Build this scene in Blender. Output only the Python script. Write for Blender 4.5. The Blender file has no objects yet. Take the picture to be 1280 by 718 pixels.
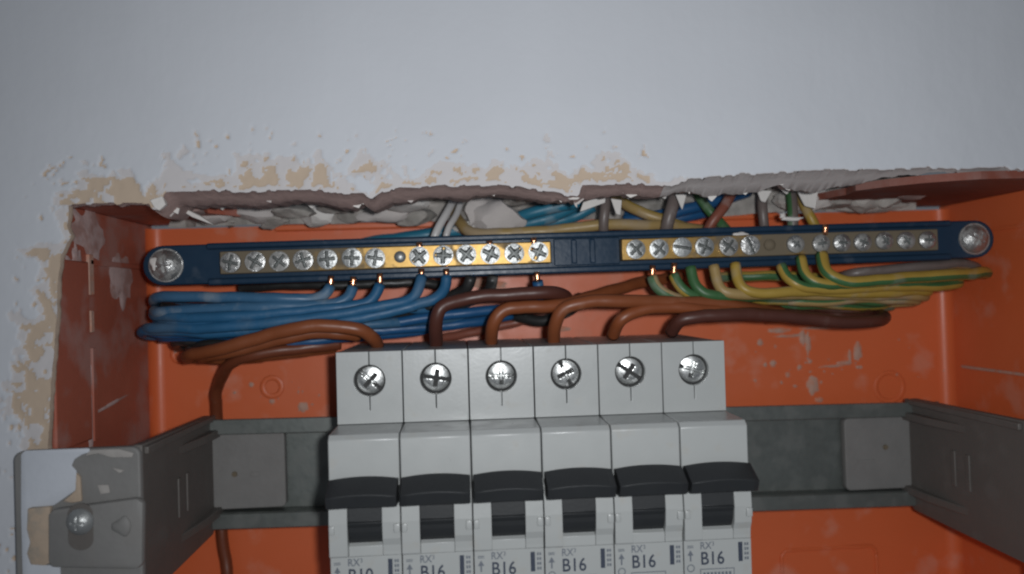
import bpy, bmesh, math, random
import numpy as np
from mathutils import Matrix, Vector

random.seed(7)
rng = np.random.default_rng(7)
S = 0.001                                   # everything below is laid out in millimetres
sc = bpy.context.scene

# ------------------------------------------------------------------ camera
FPX, CX, CY = 994.0, 640.0, 359.0           # focal length and centre in pixels of the 1280x718 photograph
CAM_D = 210.0                               # camera to wall face
def _norm(v): return v / np.linalg.norm(v)
Yc = _norm(np.array([575 - CX, 375 - CY, FPX]))         # wall normal seen in camera axes (right, down, forward)
_a = math.radians(1.75)
_x = np.array([math.cos(_a), -math.sin(_a), 0.0]); _x[2] = -(_x[0]*Yc[0] + _x[1]*Yc[1]) / Yc[2]
Xc = _norm(_x)
Zc = np.cross(Xc, Yc)
cam_data = bpy.data.cameras.new('camera')
cam = bpy.data.objects.new('camera', cam_data)
sc.collection.objects.link(cam)
cam_data.sensor_width = 36.0
cam_data.lens = 36.0 * FPX / 1280.0
cam_data.clip_start = 0.005
cam_data.clip_end = 20.0
R = Matrix(((Xc[0], -Xc[1], -Xc[2]), (Yc[0], -Yc[1], -Yc[2]), (Zc[0], -Zc[1], -Zc[2])))
cam.matrix_world = Matrix.Translation((0, -CAM_D*S, 0)) @ R.to_4x4()
cam_data.dof.use_dof = True
cam_data.dof.focus_distance = 0.222
cam_data.dof.aperture_fstop = 9.0
sc.camera = cam

# ------------------------------------------------------------------ room light and the phone's flash
world = bpy.data.worlds.new('World'); sc.world = world
world.use_nodes = True
bg = world.node_tree.nodes['Background']
bg.inputs['Color'].default_value = (0.80, 0.88, 1.0, 1); bg.inputs['Strength'].default_value = 0.1
fl = bpy.data.lights.new('flash', 'SPOT')
fl.energy = 1.18; fl.shadow_soft_size = 0.0035; fl.color = (0.96, 0.98, 1.0)
fl.spot_size = math.radians(132); fl.spot_blend = 1.0
flash = bpy.data.objects.new('flash', fl); sc.collection.objects.link(flash)
flash.location = (0.012, -0.213, 0.004); flash.rotation_euler = (math.radians(90), 0, math.radians(-7.5))
sc.view_settings.view_transform = 'Standard'; sc.view_settings.look = 'None'
sc.view_settings.exposure = 0.16; sc.view_settings.gamma = 1.0
sc.cycles.pixel_filter_type = 'BLACKMAN_HARRIS'; sc.cycles.filter_width = 2.2
sc.cycles.max_bounces = 6

# ------------------------------------------------------------------ helpers
def P(px, py, d):
    """the world point (mm) seen at a photograph pixel, at distance d in front of the camera"""
    v = np.array([(px - CX)/FPX, (py - CY)/FPX, 1.0])
    w = np.array([Xc @ v, Yc @ v, Zc @ v]); w *= d / w[1]
    return np.array([w[0], w[1] - CAM_D, w[2]])

def tag(o, label=None, cat=None, group=None, kind=None):
    if label: o['label'] = label
    if cat: o['category'] = cat
    if group: o['group'] = group
    if kind: o['kind'] = kind
    return o
def link(name, me, mat=None, parent=None):
    o = bpy.data.objects.new(name, me); sc.collection.objects.link(o)
    if mat is not None and me is not None and len(me.materials) == 0:
        for m in (mat if isinstance(mat, (list, tuple)) else [mat]): me.materials.append(m)
    if parent is not None: o.parent = parent
    return o
def empty(name, loc=(0, 0, 0)):
    o = bpy.data.objects.new(name, None); sc.collection.objects.link(o)
    o.empty_display_size = 0.01; o.location = [c*S for c in loc]
    return o
def pydata(name, v, f, smooth=False):
    me = bpy.data.meshes.new(name)
    me.from_pydata([tuple(float(c)*S for c in p) for p in v], [], f); me.validate()
    if smooth: me.polygons.foreach_set('use_smooth', [True]*len(me.polygons))
    me.update(); return me
def bm_to(bm, name, smooth=True, ang=35):
    bmesh.ops.recalc_face_normals(bm, faces=bm.faces)
    me = bpy.data.meshes.new(name); bm.to_mesh(me); bm.free()
    if smooth is True:
        me.polygons.foreach_set('use_smooth', [True]*len(me.polygons)); me.set_sharp_from_angle(angle=math.radians(ang))
    return me
def bev(bm, r, ang=30, seg=2):
    es = [e for e in bm.edges if len(e.link_faces) == 2 and e.calc_face_angle() > math.radians(ang)]
    for f in bm.faces: f.smooth = False
    new = bmesh.ops.bevel(bm, geom=es, offset=r*S, segments=seg, profile=0.5, affect='EDGES', clamp_overlap=True)['faces']
    for f in new: f.smooth = True
def box_bm(bm, x0, x1, y0, y1, z0, z1, M=None):
    pts = [(x, y, z) for x in (x0, x1) for y in (y0, y1) for z in (z0, z1)]
    vs = [bm.verts.new((p[0]*S, p[1]*S, p[2]*S) if M is None else M @ Vector((p[0]*S, p[1]*S, p[2]*S))) for p in pts]
    for q in ((0,1,3,2),(4,6,7,5),(0,4,5,1),(2,3,7,6),(0,2,6,4),(1,5,7,3)): bm.faces.new([vs[i] for i in q])
def box(name, x0, x1, y0, y1, z0, z1, r=0.3, seg=2):
    bm = bmesh.new(); box_bm(bm, x0, x1, y0, y1, z0, z1)
    bmesh.ops.recalc_face_normals(bm, faces=bm.faces)
    if r: bev(bm, r, 30, seg)
    return bm_to(bm, name, 'keep' if r else False, 60)
def prism(name, poly, axis, a0, a1, r=0.25, seg=2, ang=30, bend=None):
    """closed polygon extruded: axis 'x' takes (y,z) points, axis 'y' takes (x,z) points"""
    bm = bmesh.new()
    def mk(p, a): return (a, p[0], p[1]) if axis == 'x' else (p[0], a, p[1]) if axis == 'y' else (p[0], p[1], a)
    A = [bm.verts.new([c*S for c in mk(p, a0)]) for p in poly]
    B = [bm.verts.new([c*S for c in mk(p, a1)]) for p in poly]
    n = len(poly); bm.faces.new(A); bm.faces.new(B[::-1])
    for i in range(n): bm.faces.new((A[i], A[(i+1) % n], B[(i+1) % n], B[i]))
    bmesh.ops.recalc_face_normals(bm, faces=bm.faces)
    if r: bev(bm, r, ang, seg)
    if ang >= 40:
        for f in bm.faces: f.smooth = len(f.verts) <= 6
    return bm_to(bm, name, 'keep', 38)
def rrect(x0, x1, z0, z1, r, n=5):
    out = []
    for cx, cz, a in ((x1-r, z1-r, 0), (x0+r, z1-r, 90), (x0+r, z0+r, 180), (x1-r, z0+r, 270)):
        for i in range(n+1):
            t = math.radians(a + 90*i/n); out.append((cx + r*math.cos(t), cz + r*math.sin(t)))
    return out
def spline(pts, step=1.0):
    p = [np.array(q, float) for q in pts]; p = [2*p[0]-p[1]] + p + [2*p[-1]-p[-2]]
    out = []
    for i in range(1, len(p)-2):
        a, b, c, d = p[i-1], p[i], p[i+1], p[i+2]
        n = max(2, int(np.linalg.norm(c-b)/step))
        for k in range(n):
            t = k/n
            out.append(0.5*((2*b) + (c-a)*t + (2*a-5*b+4*c-d)*t*t + (-a+3*b-3*c+d)*t**3))
    out.append(p[-2]); q = np.array(out)
    for _ in range(3): q[1:-1] = 0.25*q[:-2] + 0.5*q[1:-1] + 0.25*q[2:]
    return q
def tube(name, pts, r, seg=14, stripes=None, twist=0.0, phase=0.0, wob=0.0):
    q = spline(pts); n = len(q)
    if n > 40:
        h_ = np.random.default_rng(n*31 + int(abs(q[0][0])*10)); L_ = np.cumsum(np.r_[0, np.linalg.norm(np.diff(q, axis=0), axis=1)]); env = np.clip(np.minimum(L_, L_[-1]-L_)/8, 0, 1)
        for c_ in range(3):
            o_ = h_.uniform(0, 50); q[:, c_] += env*(1.35*(noise2(L_+o_, L_*0+c_, 11, 200+c_, 2)-0.5) + 0.28*(noise2(L_+o_, L_*0+c_, 3.5, 210+c_, 2)-0.5))
    T = np.gradient(q, axis=0); T /= np.linalg.norm(T, axis=1)[:, None]
    u = np.cross(T[0], [0.31, 0.2, 0.93]); u /= np.linalg.norm(u); V = []; F = []; mats = []
    for i in range(n):
        u = u - T[i]*(u @ T[i]); u /= np.linalg.norm(u); w = np.cross(T[i], u)
        rr = r*(1 + wob*math.sin(i*0.31 + phase))
        for k in range(seg):
            a = 2*math.pi*k/seg; V.append(q[i] + rr*(math.cos(a)*u + math.sin(a)*w))
    for i in range(n-1):
        for k in range(seg):
            k2 = (k+1) % seg; F.append((i*seg+k, i*seg+k2, (i+1)*seg+k2, (i+1)*seg+k))
            a = (2*math.pi*k/seg + phase + twist*i) % (2*math.pi)
            mats.append(1 if (stripes and a < stripes) else 0)
    F.append(tuple(range(seg))[::-1]); F.append(tuple((n-1)*seg+k for k in range(seg))); mats += [0, 0]
    me = pydata(name, V, F, True); me.polygons.foreach_set('material_index', mats)
    return me
def lathe(name, prof, seg=32, axis_y=True):
    """profile of (radius, y) spun about y"""
    V = []; F = []
    for r, y in prof:
        for k in range(seg):
            a = 2*math.pi*k/seg; V.append((r*math.cos(a), y, r*math.sin(a)))
    for i in range(len(prof)-1):
        for k in range(seg):
            k2 = (k+1) % seg; F.append((i*seg+k, (i+1)*seg+k, (i+1)*seg+k2, i*seg+k2))
    F.append(tuple(range(seg))); F.append(tuple((len(prof)-1)*seg+k for k in range(seg))[::-1])
    me = pydata(name, V, F, True); me.set_sharp_from_angle(angle=math.radians(40)); return me
def noise2(x, z, scale, seed=0, octv=4):
    """fractal value noise, vectorised, about 0..1"""
    out = np.zeros_like(x, float); amp = 1.0; tot = 0.0
    g = np.random.default_rng(seed).random((64, 64))
    for o in range(octv):
        X = x/scale*2**o + 17.3*o; Z = z/scale*2**o + 9.1*o
        xi = np.floor(X).astype(int); zi = np.floor(Z).astype(int); fx = X-xi; fz = Z-zi
        fx = fx*fx*(3-2*fx); fz = fz*fz*(3-2*fz)
        a = g[xi % 64, zi % 64]; b = g[(xi+1) % 64, zi % 64]; c = g[xi % 64, (zi+1) % 64]; d = g[(xi+1) % 64, (zi+1) % 64]
        out += amp*((a*(1-fx)+b*fx)*(1-fz) + (c*(1-fx)+d*fx)*fz); tot += amp; amp *= 0.5
    return out/tot

# ------------------------------------------------------------------ materials
def mat(name, col, rough=0.5, metal=0.0, var=0.12, vscale=90, bump=0.15, bscale=700, dust=0.0, dcol=(0.5, 0.47, 0.45),
        dscale=120, dthr=0.58, spec=0.5, coat=0.0, rvar=0.12):
    m = bpy.data.materials.new(name); m.use_nodes = True; nt = m.node_tree; N = nt.nodes; L = nt.links
    b = N['Principled BSDF']; b.inputs['Metallic'].default_value = metal
    b.inputs['Specular IOR Level'].default_value = spec
    geo = N.new('ShaderNodeNewGeometry')
    def nz(scale, det=4):
        t = N.new('ShaderNodeTexNoise'); t.inputs['Scale'].default_value = scale; t.inputs['Detail'].default_value = det
        L.new(geo.outputs['Position'], t.inputs['Vector']); return t
    n1 = nz(vscale)
    mx = N.new('ShaderNodeMix'); mx.data_type = 'RGBA'
    mx.inputs['A'].default_value = tuple(c*(1-var) for c in col) + (1,)
    mx.inputs['B'].default_value = tuple(min(1, c*(1+var)) for c in col) + (1,)
    L.new(n1.outputs['Fac'], mx.inputs['Factor']); out = mx.outputs['Result']
    rg = N.new('ShaderNodeMapRange'); rg.inputs['To Min'].default_value = max(0.03, rough-rvar); rg.inputs['To Max'].default_value = min(1, rough+rvar)
    n2 = nz(vscale*3.1); L.new(n2.outputs['Fac'], rg.inputs['Value']); ro = rg.outputs['Result']
    if dust:
        n3 = nz(dscale, 6); cr = N.new('ShaderNodeMapRange')
        cr.inputs['From Min'].default_value = dthr; cr.inputs['From Max'].default_value = dthr+0.12
        cr.inputs['To Max'].default_value = dust; L.new(n3.outputs['Fac'], cr.inputs['Value'])
        m2 = N.new('ShaderNodeMix'); m2.data_type = 'RGBA'; m2.inputs['B'].default_value = dcol + (1,)
        L.new(out, m2.inputs['A']); L.new(cr.outputs['Result'], m2.inputs['Factor']); out = m2.outputs['Result']
        m3 = N.new('ShaderNodeMix'); m3.inputs['B'].default_value = 0.9
        L.new(ro, m3.inputs['A']); L.new(cr.outputs['Result'], m3.inputs['Factor']); ro = m3.outputs['Result']
        if metal:
            if name == 'brass':
                sx = N.new('ShaderNodeSeparateXYZ'); L.new(geo.outputs['Position'], sx.inputs[0])
                ab = N.new('ShaderNodeMath'); ab.operation = 'SUBTRACT'; ab.inputs[1].default_value = 0.025; L.new(sx.outputs['X'], ab.inputs[0])
                aa = N.new('ShaderNodeMath'); aa.operation = 'ABSOLUTE'; L.new(ab.outputs[0], aa.inputs[0])
                ar = N.new('ShaderNodeMapRange'); ar.inputs['From Min'].default_value = 0.045; ar.inputs['From Max'].default_value = 0.085; ar.inputs['To Max'].default_value = 0.3; L.new(aa.outputs[0], ar.inputs['Value'])
                ag = N.new('ShaderNodeMath'); L.new(n3.outputs['Fac'], ag.inputs[0]); L.new(ar.outputs['Result'], ag.inputs[1]); L.new(ag.outputs[0], cr.inputs['Value'])
            m4 = N.new('ShaderNodeMath'); m4.operation = 'MULTIPLY_ADD'; m4.inputs[1].default_value = -metal; m4.inputs[2].default_value = metal
            L.new(cr.outputs['Result'], m4.inputs[0]); L.new(m4.outputs[0], b.inputs['Metallic'])
    L.new(out, b.inputs['Base Color']); L.new(ro, b.inputs['Roughness'])
    if bump:
        n4 = nz(bscale, 5); bp = N.new('ShaderNodeBump'); bp.inputs['Strength'].default_value = bump; bp.inputs['Distance'].default_value = 0.0004
        L.new(n4.outputs['Fac'], bp.inputs['Height']); L.new(bp.outputs['Normal'], b.inputs['Normal'])
    if coat: b.inputs['Coat Weight'].default_value = coat
    return m

ORANGE = (0.66, 0.140, 0.046)
M_box = mat('orange_plastic', ORANGE, 0.42, var=0.06, vscale=45, bump=0.08, bscale=300, dust=0.3, dcol=(0.62, 0.37, 0.29), dscale=75, dthr=0.57)
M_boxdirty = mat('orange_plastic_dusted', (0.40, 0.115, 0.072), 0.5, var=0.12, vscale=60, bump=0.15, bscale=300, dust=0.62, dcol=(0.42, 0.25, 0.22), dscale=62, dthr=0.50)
M_smear = mat('plaster_smear', (0.50, 0.31, 0.24), 0.9, var=0.2, vscale=300, dust=0.6, dcol=(0.62, 0.20, 0.10), dscale=260, dthr=0.5, bump=0.4, bscale=900)
M_under = mat('plaster_undercoat', (0.32, 0.225, 0.205), 0.95, var=0.14, vscale=120, bump=0.5, bscale=600)
M_mortar = mat('grey_mortar', (0.42, 0.39, 0.36), 0.95, var=0.25, vscale=160, bump=0.6, bscale=700, dust=0.6, dcol=(0.22, 0.21, 0.19), dscale=110, dthr=0.5)
M_pale = mat('pale_rubble', (0.50, 0.46, 0.44), 0.95, var=0.15, vscale=180, bump=0.5, bscale=700)
M_chrome = mat('bright_terminal_screw', (0.60, 0.61, 0.60), 0.30, 0.95, var=0.15, vscale=400, bump=0.12, bscale=900)
M_recess2 = mat('chrome_screw_recess', (0.55, 0.56, 0.55), 0.28, 0.9, var=0.2, vscale=600, bump=0.2)  # breaker screw recess, slightly darker metal than the head
M_plaster = mat('white_plaster', (0.66, 0.63, 0.60), 0.9, var=0.12, vscale=220, bump=0.4, bscale=900)
M_blue = mat('blue_holder_plastic', (0.014, 0.035, 0.066), 0.32, var=0.15, vscale=120, bump=0.1, dust=0.25, dcol=(0.10, 0.12, 0.15), dscale=160, dthr=0.6, spec=0.25)
M_brass = mat('brass', (0.34, 0.215, 0.075), 0.44, 1.0, rvar=0.06, var=0.12, vscale=200, bump=0.03, bscale=1500, dust=0.85, dcol=(0.13, 0.115, 0.09), dscale=110, dthr=0.54)
M_steel = mat('zinc_screw', (0.40, 0.41, 0.405), 0.42, 0.75, var=0.12, vscale=500, bump=0.3, bscale=1600)
M_recess_shade = mat('shaded_screw_recess', (0.16, 0.17, 0.165), 0.5, 0.5, var=0.3, vscale=900, bump=0.3)  # shade inside the screw recesses, painted as a darker metal
M_steeldull = mat('dusty_zinc_screw', (0.42, 0.42, 0.41), 0.34, 0.8, var=0.2, vscale=600, bump=0.5, bscale=1500, dust=0.6, dcol=(0.25, 0.245, 0.23), dscale=420, dthr=0.47)
M_rail = mat('galvanised_rail', (0.17, 0.185, 0.175), 0.42, 0.6, var=0.14, vscale=150, bump=0.1, dust=0.25, dcol=(0.13, 0.13, 0.125), dscale=140, dthr=0.5)
M_grey = mat('grey_bracket_plastic', (0.115, 0.103, 0.094), 0.55, var=0.12, vscale=90, bump=0.15, bscale=800, dust=0.35, dcol=(0.15, 0.14, 0.13), dscale=130, dthr=0.56)
M_greypl = mat('bracket_face_with_plaster', (0.19, 0.185, 0.178), 0.6, var=0.15, vscale=140, bump=0.25, bscale=700, dust=0.4, dcol=(0.19, 0.18, 0.17), dscale=170, dthr=0.55)
M_white = mat('breaker_plastic', (0.39, 0.403, 0.396), 0.33, var=0.025, vscale=60, bump=0.05, bscale=1200, dust=0.22, dcol=(0.33, 0.29, 0.23), dscale=190, dthr=0.60)
M_black = mat('black_toggle_plastic', (0.019, 0.021, 0.023), 0.52, var=0.2, vscale=120, bump=0.08, bscale=1500, rvar=0.08)
M_dark = mat('breaker_inside', (0.03, 0.03, 0.03), 0.8)
M_ink = mat('printed_ink', (0.035, 0.045, 0.07), 0.6, var=0.15, bump=0)
M_inkpale = mat('printed_ink_pale', (0.13, 0.145, 0.17), 0.6, var=0.15, bump=0)
def wire_mat(n, c, **k):
    a = dict(rough=0.42, var=0.12, vscale=110, bump=0.12, bscale=500, dust=0.4, dcol=(0.42, 0.40, 0.38), dscale=110, dthr=0.60); a.update(k)
    return mat(n, c, **a)
W_blue = wire_mat('blue_wire', (0.017, 0.10, 0.21), dcol=(0.10, 0.15, 0.20), rough=0.5, dthr=0.55, bump=0.25)
W_blue2 = wire_mat('dark_blue_wire', (0.011, 0.078, 0.20), dust=0.2, dcol=(0.1, 0.16, 0.24))
W_dusty = wire_mat('dusty_blue_wire', (0.04, 0.12, 0.22), dust=0.7, dcol=(0.19, 0.24, 0.29), dthr=0.50)
W_teal = wire_mat('teal_wire', (0.022, 0.16, 0.25), dust=0.3)
W_brown = wire_mat('orange_brown_wire', (0.215, 0.062, 0.022), rough=0.42, dust=0.2, dcol=(0.38, 0.22, 0.15))
W_dkbrown = wire_mat('dark_brown_wire', (0.080, 0.026, 0.018), dust=0.2, dcol=(0.25, 0.19, 0.17))
W_black = wire_mat('black_wire', (0.022, 0.022, 0.022), dust=0.45, dcol=(0.2, 0.19, 0.18), dthr=0.55)
W_grey = wire_mat('grey_wire', (0.55, 0.53, 0.52), rough=0.3, dust=0.3, dcol=(0.55, 0.53, 0.5))
W_greyd = wire_mat('grey_brown_wire', (0.15, 0.12, 0.11), dust=0.4)
W_red = wire_mat('red_brown_wire', (0.22, 0.07, 0.045), dust=0.4)
W_yel = wire_mat('yellow_wire', (0.37, 0.245, 0.045), dust=0.5, dcol=(0.33, 0.27, 0.19), dthr=0.56)
W_grn = wire_mat('green_stripe', (0.045, 0.125, 0.045), dust=0.5, dcol=(0.21, 0.23, 0.19), dthr=0.54)
W_copper = mat('copper', (0.93, 0.44, 0.24), 0.25, 1.0, var=0.1, bump=0.1)
W_tan = wire_mat('pale_yellow_wire', (0.35, 0.24, 0.095), dust=0.6, dcol=(0.33, 0.26, 0.19), dthr=0.5)

# painted wall: three layers chosen by an attribute of the mesh
def wall_material():
    m = bpy.data.materials.new('flaking_wall_paint'); m.use_nodes = True; nt = m.node_tree; N = nt.nodes; L = nt.links
    b = N['Principled BSDF']; b.inputs['Roughness'].default_value = 0.7; b.inputs['Specular IOR Level'].default_value = 0.25
    at = N.new('ShaderNodeAttribute'); at.attribute_name = 'layer'
    geo = N.new('ShaderNodeNewGeometry')
    n = N.new('ShaderNodeTexNoise'); n.inputs['Scale'].default_value = 420; n.inputs['Detail'].default_value = 6
    L.new(geo.outputs['Position'], n.inputs['Vector'])
    ad = N.new('ShaderNodeMath'); ad.operation = 'MULTIPLY_ADD'; ad.inputs[1].default_value = 0.16
    L.new(n.outputs['Fac'], ad.inputs[0]); L.new(at.outputs['Fac'], ad.inputs[2])
    cr = N.new('ShaderNodeValToRGB'); e = cr.color_ramp
    tan, fill, paint = (0.50, 0.395, 0.30, 1), (0.55, 0.525, 0.525, 1), (0.56, 0.577, 0.612, 1)
    e.elements[0].position = 0.28; e.elements[0].color = tan
    e.elements[1].position = 0.36; e.elements[1].color = fill
    for p_, c_ in ((0.72, fill), (0.80, paint)):
        q = e.elements.new(p_); q.color = c_
    L.new(ad.outputs[0], cr.inputs['Fac'])
    n2 = N.new('ShaderNodeTexNoise'); n2.inputs['Scale'].default_value = 28; n2.inputs['Detail'].default_value = 5
    L.new(geo.outputs['Position'], n2.inputs['Vector'])
    mr = N.new('ShaderNodeMapRange'); mr.inputs['To Min'].default_value = 0.93; mr.inputs['To Max'].default_value = 1.05
    L.new(n2.outputs['Fac'], mr.inputs['Value'])
    mx = N.new('ShaderNodeVectorMath'); mx.operation = 'SCALE'; L.new(cr.outputs['Color'], mx.inputs[0]); L.new(mr.outputs['Result'], mx.inputs['Scale'])
    L.new(mx.outputs[0], b.inputs['Base Color'])
    n3 = N.new('ShaderNodeTexNoise'); n3.inputs['Scale'].default_value = 320; n3.inputs['Detail'].default_value = 6
    L.new(geo.outputs['Position'], n3.inputs['Vector'])
    bp = N.new('ShaderNodeBump'); bp.inputs['Strength'].default_value = 0.25; bp.inputs['Distance'].default_value = 0.0004
    L.new(n3.outputs['Fac'], bp.inputs['Height']); L.new(bp.outputs['Normal'], b.inputs['Normal'])
    return m
M_wall = wall_material()

# ------------------------------------------------------------------ wall with a ragged hole
def poly_world(pts, d=CAM_D): return np.array([P(x, y, d) for x, y in pts])
TOP = poly_world([(60, 258), (86, 257), (110, 255), (140, 254), (186, 254), (190, 262), (198, 263), (203, 250), (207, 241), (240, 240), (290, 239),
                  (345, 238), (400, 238), (418, 242), (440, 241), (455, 241), (460, 247), (468, 246), (478, 239), (500, 235), (540, 234), (580, 232),
                  (620, 231), (650, 233), (662, 237), (690, 240), (712, 245), (723, 246), (727, 232), (760, 231), (800, 230), (835, 232), (850, 229),
                  (862, 224), (900, 221), (935, 218), (960, 217), (1000, 215), (1040, 213), (1100, 212), (1150, 211), (1200, 211), (1258, 210), (1262, 214),
                  (1320, 211), (1420, 208), (1500, 206)])
LEFT = poly_world([(86, 240), (86, 257), (87, 272), (84, 283), (90, 296), (83, 308), (76, 320), (74, 345), (72, 400), (68, 440), (65, 480), (63, 520), (61, 560), (60, 640), (59, 760), (58, 960)])
ZC = float(P(86, 257, CAM_D)[2]); ZB = -152.0; XR = 182.0
def z_edge(x):
    z = np.interp(x, TOP[:, 0], TOP[:, 2]) + 0.7*(noise2(x*1.0, x*0+3, 3.0, 11, 3)-0.5)
    chip = noise2(x*1.0, x*0+8, 1.7, 13, 2)
    return z - 0.35*(chip > 0.64) + 0.3*(chip < 0.34)
def x_edge(z): return np.interp(-z, -LEFT[:, 2], LEFT[:, 0]) + 0.9*(noise2(z*1.0, z*0+5, 3.0, 12, 3)-0.5)
PXMM = FPX/CAM_D
def xpx(x): return 575 + x*PXMM
TW = ([0, 80, 95, 130, 185, 196, 205, 230, 330, 420, 460, 520, 620, 700, 760, 800, 850, 870, 2000], [4, 12, 24, 32, 30, 14, 36, 38, 36, 30, 36, 34, 32, 34, 32, 28, 14, 1, 0])
LW = ([-60, 0, 28, 40, 52, 62, 70, 85, 110, 125, 170, 240, 300, 500], [26, 20, 14, 20, 46, 30, 20, 24, 24, 34, 50, 44, 30, 30])
def layers(x, z, e_mm, w_px):
    w = np.maximum(w_px, 0.01)/PXMM
    t = e_mm/w
    n = noise2(x, z, 6.0, 3, 6); n2 = noise2(x, z, 1.9, 4, 4); n3 = noise2(x, z, 3.2, 8, 5)
    s = t + (n-0.5)*2.5 + (n2-0.5)*0.9 - 0.12*(z > ZC)
    X_ = xpx(x); zz_ = (ZC - z)*PXMM
    s = s - 0.75*np.clip(1-np.abs(X_-142)/55, 0, 1)*(z > ZC)*(t < 1.0) - 0.45*((X_ < 80) & (zz_ > 140) & (zz_ < 300) & (t < 1.0))
    lay = np.where(s < 0.42, 0.0, np.where(s < 0.78, 0.45, 1.0))
    lay = np.where((t < 1.1) & (n3 > 0.57), np.maximum(lay, 0.45), lay)
    lay = np.where((z > ZC-1) & (X_ > 225) & (e_mm*PXMM < 1 + 9*n2), np.maximum(lay, 0.45), lay)
    # small chips further out
    chip = (noise2(x, z, 2.2, 21, 4) > 0.725) & (t < 2.2) & (w_px > 8)
    lay = np.where(chip, np.where(n2 > 0.55, 0.0, 0.45), lay)
    return lay
def relief(x, z, lay):
    h = lay*0.55 + 0.35*(noise2(x, z, 14, 31, 4)-0.5) + 0.10*(noise2(x, z, 1.6, 32, 3)-0.5)*(1.6-lay)
    return -h
V = []; F = []; LAY = []
def add_grid(X, Y, Z, lay):
    o = len(V); nr, nc = X.shape
    V.extend(zip(X.ravel(), Y.ravel(), Z.ravel())); LAY.extend(lay.ravel())
    for i in range(nr-1):
        for j in range(nc-1): F.append((o+i*nc+j, o+i*nc+j+1, o+(i+1)*nc+j+1, o+(i+1)*nc+j))
fine = np.concatenate([np.arange(0, 14, 0.4), np.arange(14, 24, 1.0), np.linspace(24, 160, 14)])
# above the hole
xs = np.concatenate([np.linspace(-230, -135, 12)[:-1], np.arange(-135, XR+0.01, 0.5)])
f = fine/160.0
Xg = np.tile(xs, (len(f), 1)); ze = z_edge(xs); ze = np.where(xs < LEFT[1, 0], ZC, ze)
Zg = ze[None, :] + fine[:, None]*(1 + 0*ze[None, :])
wl = np.interp(xpx(Xg), *TW)
el = np.where(Xg < LEFT[1, 0], np.hypot(Zg-ZC, LEFT[1, 0]-Xg), Zg-ze[None, :])
lay = layers(Xg, Zg, el, np.where(Xg < LEFT[1, 0], 26, wl)); add_grid(Xg, relief(Xg, Zg, lay), Zg, lay)
# left of the hole
zs = np.concatenate([np.arange(ZC, -95, -0.5), np.linspace(-95, ZB, 8)])
xe = x_edge(zs); cols = np.concatenate([np.arange(0, 15, 0.4), np.linspace(15, 110, 12)])
Zg = np.tile(zs[:, None], (1, len(cols))); Xg = xe[:, None] - cols[None, :]
el = np.tile(cols[None, :], (len(zs), 1)); wl = np.interp(ZC-Zg, np.array(LW[0])/PXMM, LW[1])
lay = layers(Xg, Zg, el, wl); add_grid(Xg, relief(Xg, Zg, lay), Zg, lay)
# right of and below the hole, outside the picture
for x0, x1, z0, z1 in ((XR, 300, ZB-60, 190), (-230, XR, ZB-60, ZB)):
    Xg, Zg = np.meshgrid(np.linspace(x0, x1, 24), np.linspace(z0, z1, 24)); lay = np.ones_like(Xg); add_grid(Xg, relief(Xg, Zg, lay), Zg, lay)
me = pydata('wall', V, F, True)
a = me.attributes.new('layer', 'FLOAT', 'POINT'); a.data.foreach_set('value', np.array(LAY, dtype=np.float32))
wall = tag(link('wall', me, M_wall), kind='structure')
wall['label'] = 'white painted plaster wall with paint flaked to tan around the opening'

# broken edge of the plaster going back into the hole
bxp = np.arange(LEFT[1, 0], XR, 0.5)
ppx = xpx(bxp)
band = np.interp(ppx, [0, 200, 210, 440, 456, 468, 700, 722, 730, 845, 870, 890, 960, 1060, 1110, 1170, 2000], [0, 0.3, 2.3, 2.4, 1.4, 2.4, 2.2, 0.8, 2.4, 2.4, 2.6, 3.3, 3.7, 3.6, 2.8, 0.8, 0.3])
deep = np.interp(ppx, [0, 200, 215, 450, 470, 560, 720, 735, 860, 900, 1080, 1120, 2000], [5, 6, 14, 14, 12, 12, 12, 10, 10, 6, 6, 3, 2]) + 3.5*(noise2(bxp, bxp*0+1, 4.5, 41, 4)-0.5)
ze = z_edge(bxp)
zs_ = np.interp(bxp, TOP[:, 0], TOP[:, 2]); kern = np.ones(9)/9; zs_ = np.convolve(np.pad(zs_, 4, mode='edge'), kern, 'valid')
rows = [(0*bxp - 0.3, ze)]
low = zs_ - band*(0.55 + 0.9*noise2(bxp, bxp*0+2, 9.0, 52, 2)) + 0.9*(noise2(bxp, bxp*0+4, 3.0, 53, 3)-0.5) + 0.6*(noise2(bxp, bxp*0+2, 1.1, 55, 2)-0.5)
low = np.minimum(low, ze - 0.25)
for t in (0.06, 0.5, 1.0):
    z = ze + (low-ze)*t
    rows.append((0.3 + 2.2*np.maximum(0, zs_ + 0.35 - z) + 0.25*(noise2(bxp, z, 2.5, 58, 3)-0.5), z))
zl = low; yl = rows[-1][0]
for k, t in enumerate((0.25, 0.6, 1.0)):
    rows.append((yl + np.maximum(deep-2, 0.5)*t, zl + 0.5*t + 1.0*(noise2(bxp, bxp*0+k*2.3, 7.0, 60, 4)-0.5)*t))
rows.append((yl + np.maximum(deep-2, 0.5), zl + 14))
V2 = []; F2 = []
for y, z in rows: V2.extend(zip(bxp, y, z))
n = len(bxp)
for i in range(len(rows)-1):
    for j in range(n-1): F2.append((i*n+j, i*n+j+1, (i+1)*n+j+1, (i+1)*n+j))
edge_under = link('broken_edge', pydata('broken_edge', V2, F2, True), M_under, wall); edge_under.data.set_sharp_from_angle(angle=math.radians(35))
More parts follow.
